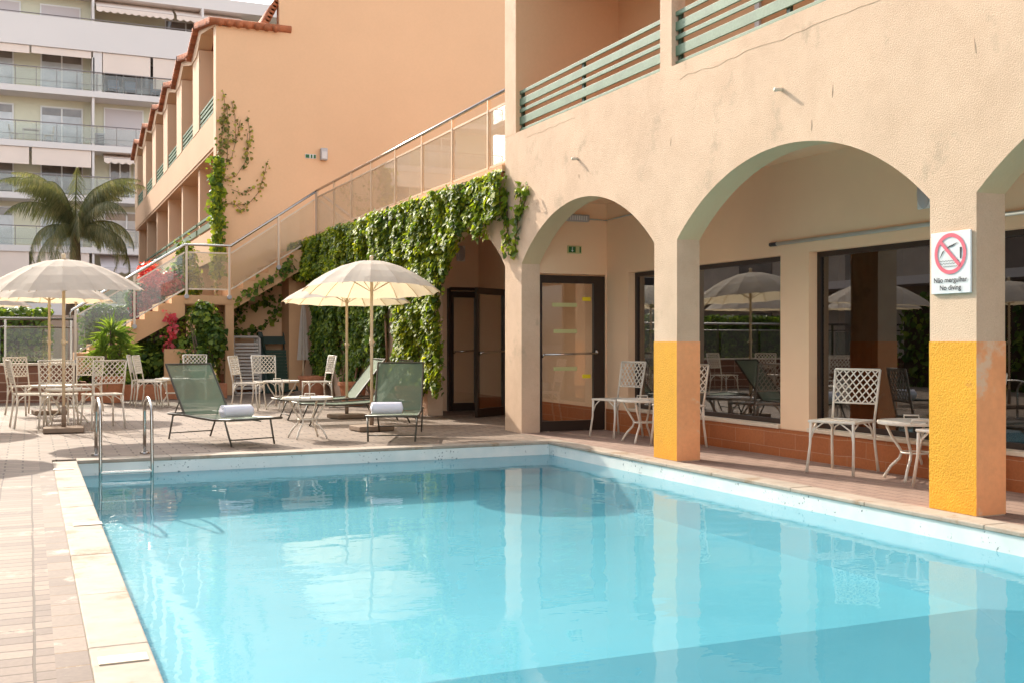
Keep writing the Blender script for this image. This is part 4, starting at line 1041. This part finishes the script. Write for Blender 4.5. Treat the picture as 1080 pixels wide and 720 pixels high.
def make_lounger():
    t = thing('sun_lounger', (0, 0, 0)); m = M['lframe']; hw = .29
    b = MB()
    for s in (-1, 1):
        b.tube([(-.14, s*hw, .3), (0, s*hw, .29), (.35, s*hw, .275), (.7, s*hw, .285), (1.0, s*hw, .3), (1.4, s*hw, .3)], .014, 7)
    b.tube([(-.14, -hw, .3), (-.14, hw, .3)], .014, 7); b.tube([(1.4, -hw, .3), (1.4, hw, .3)], .014, 7)
    b.tube([(.25, -hw*.9, .24), (1.0, -hw*.9, .26)], .007, 5)
    b.build('frame', m, t, world=False, smooth=True)
    for x0, x1 in ((.1, -.02), (1.28, 1.42)):
        for s in (-1, 1):
            b = MB(); b.tube([(x0, s*hw, .285), (x1, s*(hw-.02), 0)], .011, 7); b.build('leg', m, t, world=False, smooth=True)
        b = MB(); xa = x0+(x1-x0)*.8; b.tube([(xa, -hw+.02, .07), (xa, hw-.02, .07)], .008, 6); b.build('crossbar', m, t, world=False, smooth=True)
    b = MB(); nx_, ny_ = 14, 6; vs = []; fs = []
    for i in range(nx_+1):
        for j in range(ny_+1):
            u = i/nx_; v = (j/ny_-.5)*2; vs.append((-.14+1.14*u, v*hw, .302-.012*(1-v*v)-.022*math.sin(math.pi*u)))
    for i in range(nx_):
        for j in range(ny_): fs.append((i*(ny_+1)+j, (i+1)*(ny_+1)+j, (i+1)*(ny_+1)+j+1, i*(ny_+1)+j+1))
    b.add(vs, fs); b.build('seat_sling', M['sling'], t, world=False, smooth=True)
    bx, bz = .46, .58
    b = MB(); vs = []; fs = []
    for i in range(9):
        for j in range(7):
            u = i/8; v = (j/6-.5)*2; s_ = .018*(1-v*v); vs.append((1.0+bx*u+s_*.7, v*hw, .305+bz*u-s_*.6))
    for i in range(8):
        for j in range(6): fs.append((i*7+j, (i+1)*7+j, (i+1)*7+j+1, i*7+j+1))
    b.add(vs, fs); bk = b.build('backrest', M['sling'], t, world=False, smooth=True)
    b = MB(); b.tube([(1.0, -hw, .3), (1.0+bx, -hw, .3+bz), (1.0+bx, hw, .3+bz), (1.0, hw, .3)], .014, 7); b.build('backrest_frame', m, bk, world=False, smooth=False)
    b = MB()
    for s in (-1, 1): b.tube([(1.0+bx*.3, s*hw*.95, .3+bz*.3), (1.27, s*hw*.95, .3)], .008, 6)
    b.tube([(1.27, -hw, .285), (1.27, hw, .285)], .008, 6); b.build('support_strut', m, t, world=False, smooth=True)
    return t
def make_towel(r=.08, l=.36):
    t = thing('rolled_towel', (0, 0, 0)); b = MB(); n = 120; vs = []; k = 0
    # a spiral strip extruded along y: thick enough to read as a roll
    turns = 3.2; pts = []
    for i in range(n+1):
        a = i/n*turns*2*math.pi; rr_ = .015+(r-.015)*i/n; pts.append((rr_*math.cos(a), rr_*math.sin(a)*.94+r))
    for s in (-1, 1):
        for x, z in pts: vs.append((x, s*l/2*(1-.02*math.sin(z*60)), z))
    b.add(vs, [(i, i+1, n+2+i, n+1+i) for i in range(n)])
    o = b.build('towel_roll', M['towel'], t, world=False, smooth=True)
    md = o.modifiers.new('solid', 'SOLIDIFY'); md.thickness = .018; md.offset = 1
    b = MB(); b.tube([(0, -l/2+.012, r*.98), (0, l/2-.012, r*.98)], r*.9, 24, flat=.94); b.build('towel_core', M['towel'], t, world=False, smooth=False)
    return t

# ------------------------------------------------------------------ place furniture
chairs = [
 ((6.58, 7.64), 184+18, 'white lattice chair alone in the middle arch left of its round table', 'chairs in the arcade'),
 ((6.66, 6.42), 95, 'white chair mostly hidden behind the nearest orange and yellow pillar', 'chairs in the arcade'),
 ((6.52, 11.6), 192, 'white chair turned left beside the arcade glass door', 'chairs in the arcade'),
 ((6.55, 10.26), 85, 'white chair half hidden behind the farther yellow pillar', 'chairs in the arcade'),
 ((-.03, 18.85), -50, 'rearmost left white chair of the group by the tiled wall', 'chairs around the left parasols'),
 ((.02, 16.0), 8, 'white chair seen nearly edge on at the left parasol table', 'chairs around the left parasols'),
 ((.36, 15.75), 82, 'white chair with its back to the pool just behind the left parasol pole', 'chairs around the left parasols'),
 ((.83, 19.1), -110, 'white chair in front of the yucca pot behind the left group', 'chairs around the left parasols'),
 ((.9, 15.6), 105, 'rightmost white chair of the left parasol group nearest the ladder', 'chairs around the left parasols'),
 ((1.93, 20.95), -12, 'farther white chair of the pair standing by the planter kerb', 'chairs by the planter'),
 ((1.98, 20.15), -20, 'nearer white chair of the pair standing by the planter kerb', 'chairs by the planter'),
 ((2.84, 21.2), -100, 'white chair peeping over the green lounger in front of the shrub', 'chairs by the planter'),
 ((3.4, 18.7), -30, 'left white chair at the small table under the stairs', 'chairs under the stairs'),
 ((3.84, 19.3), -85, 'middle white chair behind the small table under the stairs', 'chairs under the stairs'),
 ((4.62, 18.9), 184, 'white chair in side view right of the table under the stairs', 'chairs under the stairs'),
]
base = make_chair()
for i, ((x, y), a, lab, grp) in enumerate(chairs):
    o = base if i == 0 else dup(base, (x, y, 0), R(a))
    o.location = (x, y, 0); o.rotation_euler = (0, 0, R(a)); tag(o, lab, 'chair', grp)
tables = [
 ((3.05, 12.95), 20, 'low white round table with scrolled legs between the front loungers'),
 ((6.78, 6.98), 0, 'white round table in the middle arch beside the nearest pillar'),
 ((6.47, 10.88), 10, 'white round table half behind the farther yellow pillar'),
 ((3.92, 18.55), 40, 'small white table among three chairs under the stairs'),
 ((2.36, 20.5), 10, 'small white table beside the chair pair at the planter kerb'),
 ((.5, 16.6), 60, 'white table in the middle of the left parasol chairs'),
 ((.3, 18.1), 15, 'white table farther back near the brown tiled wall'),
]
base = make_table()
for i, ((x, y), a, lab) in enumerate(tables):
    o = base if i == 0 else dup(base, (x, y, 0), R(a))
    o.location = (x, y, 0); o.rotation_euler = (0, 0, R(a)); tag(o, lab, 'table', 'white round garden tables')
for (x, y, a, lab) in ((-.75, 64.7, 10, 'tiny white chair left of the table on the third floor balcony'), (.95, 64.7, 170, 'tiny white chair right of the table on the third floor balcony'), (3.0, 64.8, 180, 'tiny white chair against the divider on the third floor balcony')):
    dup(bpy.data.objects['garden_chair'], (x, y, 11.92), R(a), lab, 'chair', 'chairs on the apartment balconies')
t = thing('balcony_table', (.1, 64.7, 11.92), 0, 'plain white table on the third floor apartment balcony', 'table')
b = MB(); b.box(-.35, .55, 64.4, 65.0, 12.6, 12.66); b.build('tabletop', M['plastic'], t)
for x_, y_ in ((-.3, 64.45), (.5, 64.45), (-.3, 64.95), (.5, 64.95)):
    b = MB(); b.box(x_-.03, x_+.03, y_-.03, y_+.03, 11.93, 12.6); b.build('leg', M['plastic'], t)
t = thing('air_conditioner', (3.55, 65, 11.92), 0, 'small grey air conditioner on the balcony beside the shutter', 'appliance')
b = MB(); b.box(3.35, 3.85, 64.9, 65.2, 11.95, 12.75); b.build('casing', M['greyplastic'], t, bevel=.02)
b = MB()
for k in range(7): b.box(3.4, 3.8, 64.885, 64.897, 12.05+.09*k, 12.09+.09*k)
b.build('grille', M['bronze'], t)
for (x, lab) in ((4.3, 'blue grey lounge chair left on the dark balcony under the right blind'), (5.2, 'blue grey lounge chair middle on the dark balcony under the right blind'), (6.6, 'blue grey lounge chair right on the dark balcony under the right blind')):
    t = thing('balcony_chair', (x, 64.8, 14.87), 0, lab, 'chair', 'lounge chairs on the dark balcony')
    b = MB(); b.box(x-.3, x+.3, 64.5, 65.0, 15.22, 15.32); b.build('seat', M['balc_blue'], t, bevel=.02)
    b = MB(); b.box(x-.3, x+.3, 65.0, 65.1, 15.2, 15.8); b.build('backrest', M['balc_blue'], t, bevel=.02)
    for x_, y_ in ((x-.27, 64.53), (x+.27, 64.53), (x-.27, 65.05), (x+.27, 65.05)):
        b = MB(); b.box(x_-.02, x_+.02, y_-.02, y_+.02, 14.88, 15.22); b.build('leg', M['apt_rail'], t)
tilt = {}
def umb(loc, ang, tilt_deg, tilt_az, lab, first=None, s=1):
    o = dup(first, loc, R(ang)) if first else make_umbrella()
    o.location = loc; o.rotation_euler = (0, 0, R(ang)); tag(o, lab, 'parasol', 'cream garden parasols')
    cn = [c for c in o.children if c.name.startswith('canopy')][0]
    ax = Vector((math.cos(R(tilt_az-ang)), math.sin(R(tilt_az-ang)), 0)); rot = Matrix.Rotation(R(tilt_deg), 4, ax)
    piv = Vector((0, 0, 2.2)); mm = Matrix.Translation(piv) @ rot @ Matrix.Translation(-piv)
    cn.matrix_local = mm @ Matrix.Diagonal((s, s, 1, 1)); return o
u0 = umb((4.08, 13.74, 0), 5, -4.5, -20, 'front cream parasol over the pale table by the right loungers', None, .92)
umb((4.4, 16.13, 0), 12, -2, -20, 'cream parasol just behind the front right one with only its left edge showing', u0).scale.z = .965
umb((.4, 15.05, 0), -3, 3, -24, 'largest looking cream parasol at far left over the white chairs', u0)
umb((.29, 18.9, 0), 8, 0, 0, 'cream parasol half hidden behind the far left one', u0)
umb((1.05, 29.0, .3), 8, 0, 0, 'pale parasol seen through the glass of the lower stair flight', u0)
umb((-.9, 33.0, .3), 8, 0, 0, 'distant pale parasol beyond the hedge and the stair foot', u0)
umb((-1.45, 13.85, 0), 8, 0, 0, 'unseen cream parasol left of the view added for its shadow on the deck', u0)  # out of view, added to cast the shadow on the near left deck
umb((-1.6, 17.4, 0), 0, 0, 0, 'unseen cream parasol added to shade the left deck nearer the tiled wall', u0)  # another unseen one, added to darken the deck farther back
lg = make_lounger(); L_ = [
 ((2.27, 12.27), 110.6, 'green sling lounger facing the ladder with raised back and towel'),
 ((3.83, 12.09), 67.9, 'green lounger seen from its foot end with towel in front of the ivy'),
 ((3.49, 16.25), 0, 'farther of the two sideways loungers below the dark ivy'),
 ((3.53, 15.05), 0, 'nearer of the two sideways loungers partly behind the parasol pole')]
for i, ((x, y), a, lab) in enumerate(L_):
    o = lg if i == 0 else dup(lg, (x, y, 0), R(a))
    o.location = (x, y, 0); o.rotation_euler = (0, 0, R(a)); tag(o, lab, 'sun lounger', 'green sling sun loungers on the deck')
def onl(i, u, v=0):
    (x, y), a, _ = L_[i]; a = R(a); return (x+u*math.cos(a)-v*math.sin(a), y+u*math.sin(a)+v*math.cos(a))
tw = make_towel(); p = onl(0, .33); tw.location = (p[0], p[1], .285); tw.rotation_euler = (0, 0, R(110.6-4)); tag(tw, 'rolled white towel on the left green lounger', 'towel', 'rolled white towels')
p = onl(1, .16, .07); dup(tw, (p[0], p[1], .295), R(67.9+12), 'rolled white towel on the lounger seen from its foot end', 'towel', 'rolled white towels')

# stacked spare furniture against the wall under the stairs
t = thing('folded_sunbed', (4.45, 25.0, 0), 0, 'stack of white plastic sunbeds leaning on the wall by the column', 'sunbed')
for k in range(3):
    b = MB(); yo = -.11*k; rng_ = .0
    def LP(x, z, o=0): return (x, 24.78+yo+.2*z/1.2+o, z)
    x0, x1 = 4.1+.03*k, 4.68+.03*k
    b.tube([LP(x0, .06), LP(x0, 1.2), LP(x0+.04, 1.25), LP(x1-.04, 1.25), LP(x1, 1.2), LP(x1, .06), LP(x1-.05, .0), LP(x0+.05, .0)], .028, 8, closed=True)
    b.build('frame', M['plastic'], t, smooth=True)
    b = MB()
    for j in range(14):
        z = .12+j*.075; b.bar(LP(x0+.03, z), LP(x1-.03, z), .02, .05)
    b.build('slats', M['plastic'], t)
t = thing('stacked_green_sunbed', (5.1, 24.9, 0), 0, 'stack of dark green sunbeds leaning upright against the wall', 'sunbed')
for k in range(4):
    b = MB(); x0, x1 = 4.82, 5.38; yo = -.12*k; dx = .05*k
    def LQ(x, z): return (x+dx*(1-z/1.3), 24.85+yo*(1-z/2.2)+.25*z/1.3, z)
    hh = 1.36-.04*k
    for x in (x0, x1): b.bar(LQ(x, 0), LQ(x, hh), .04, .09)
    b.bar(LQ(x0, hh-.12), LQ(x1, hh-.12), .03, .05); b.bar(LQ(x0, .05), LQ(x1, .05), .03, .05)
    b.build('frame', M['green_plastic'], t)
    b = MB()
    for j in range(12):
        z = .1+j*.075; b.bar(LQ(x0+.03, z), LQ(x1-.03, z), .015, .07)
    b.build('slats', M['green_dark'] if k % 2 else M['green_plastic'], t)
t = thing('folded_parasol', (5.55, 23.6, 0), 0, 'closed cream parasol standing upright next to the pier', 'parasol')
b = MB(); n = 20; vs = []; fs = []; prof = [(.02, 2.0), (.05, 1.85), (.09, 1.4), (.12, .95), (.14, .75)]
for r_, z in prof:
    for k in range(n): q_ = r_*(1 if k % 2 else .6); vs.append((5.5+q_*math.cos(2*math.pi*k/n), 23.75+q_*math.sin(2*math.pi*k/n), z))
for i in range(4):
    for k in range(n): fs.append((i*n+k, i*n+(k+1) % n, (i+1)*n+(k+1) % n, (i+1)*n+k))
b.add(vs, fs); b.build('folded_canopy', M['canopy'], t)
b = MB(); b.tube([(5.5, 23.75, 0), (5.5, 23.75, 2.05)], .02, 8); b.build('pole', M['pole'], t, smooth=True)
b = MB(); b.lathe([(0, 0), (.2, 0), (.2, .07), (0, .09)], 5.5, 23.75); b.build('base', M['conc'], t)

# pool ladder at the far left corner
t = thing('pool_ladder', (.85, 11.4, 0), 0, 'stainless steel pool ladder at the far left corner', 'ladder')
for x in (.62, 1.09):
    b = MB(); pts = [(x, 11.86, 0), (x, 11.86, .3)]
    for k in range(9):
        a = math.pi*k/8; pts.append((x, 11.5+.36*math.cos(a)*1.0, .43+.16*math.sin(a)))
    pts += [(x, 11.14, .3), (x, 11.1, 0), (x, 11.1, -.45)]
    b.tube(pts, .0165, 12); b.build('side_rail', M['steel'], t, smooth=True)
    b = MB(); b.lathe([(0, .012), (.045, .012), (.05, 0)], x, 11.86, 16); b.build('floor_flange', M['steel'], t)
for z in (-.1, -.38):
    b = MB(); b.box(.62, 1.09, 11.08, 11.15, z-.012, z+.012); b.build('rung', M['steel'], t, bevel=.006)

# ------------------------------------------------------------------ world, sun, camera
EL, AZ = 31.5, -14.5
w = bpy.data.worlds.new('World'); sc.world = w; w.use_nodes = True; nt = w.node_tree; nt.nodes.clear()
o_ = nt.nodes.new('ShaderNodeOutputWorld'); bg = nt.nodes.new('ShaderNodeBackground'); sk = nt.nodes.new('ShaderNodeTexSky')
sk.sky_type = 'NISHITA'; sk.sun_disc = False; sk.sun_elevation = R(EL); sk.sun_rotation = R(AZ); sk.dust_density = 2.5; sk.air_density = 1.0; sk.ozone_density = 1.0
bg.inputs[1].default_value = .15; hs = nt.nodes.new('ShaderNodeHueSaturation'); hs.inputs['Saturation'].default_value = .32
nt.links.new(sk.outputs[0], hs.inputs['Color']); nt.links.new(hs.outputs[0], bg.inputs[0]); nt.links.new(bg.outputs[0], o_.inputs[0])
sl = bpy.data.lights.new('sun', 'SUN'); sl.energy = 2.0; sl.angle = R(.5); sl.color = (1, .9, .76)
so = bpy.data.objects.new('sun', sl); col.objects.link(so)
az = R(AZ); dirv = Vector((math.sin(az)*math.cos(R(EL)), math.cos(az)*math.cos(R(EL)), math.sin(R(EL))))
so.rotation_euler = dirv.to_track_quat('Z', 'Y').to_euler()
cam = bpy.data.cameras.new('camera'); cam.lens = 38.33; cam.sensor_width = 36; cam.clip_end = 1000; cam.clip_start = .05
co = bpy.data.objects.new('camera', cam); col.objects.link(co); co.location = (0, 0, 1.15)
co.rotation_euler = (R(90), 0, -math.atan(509/1150)); sc.camera = co
sc.view_settings.view_transform = 'Standard'; sc.view_settings.look = 'None'; sc.view_settings.gamma = 1; sc.view_settings.exposure = 1.82
sc.cycles.max_bounces = 10; sc.cycles.diffuse_bounces = 8; sc.cycles.transparent_max_bounces = 24
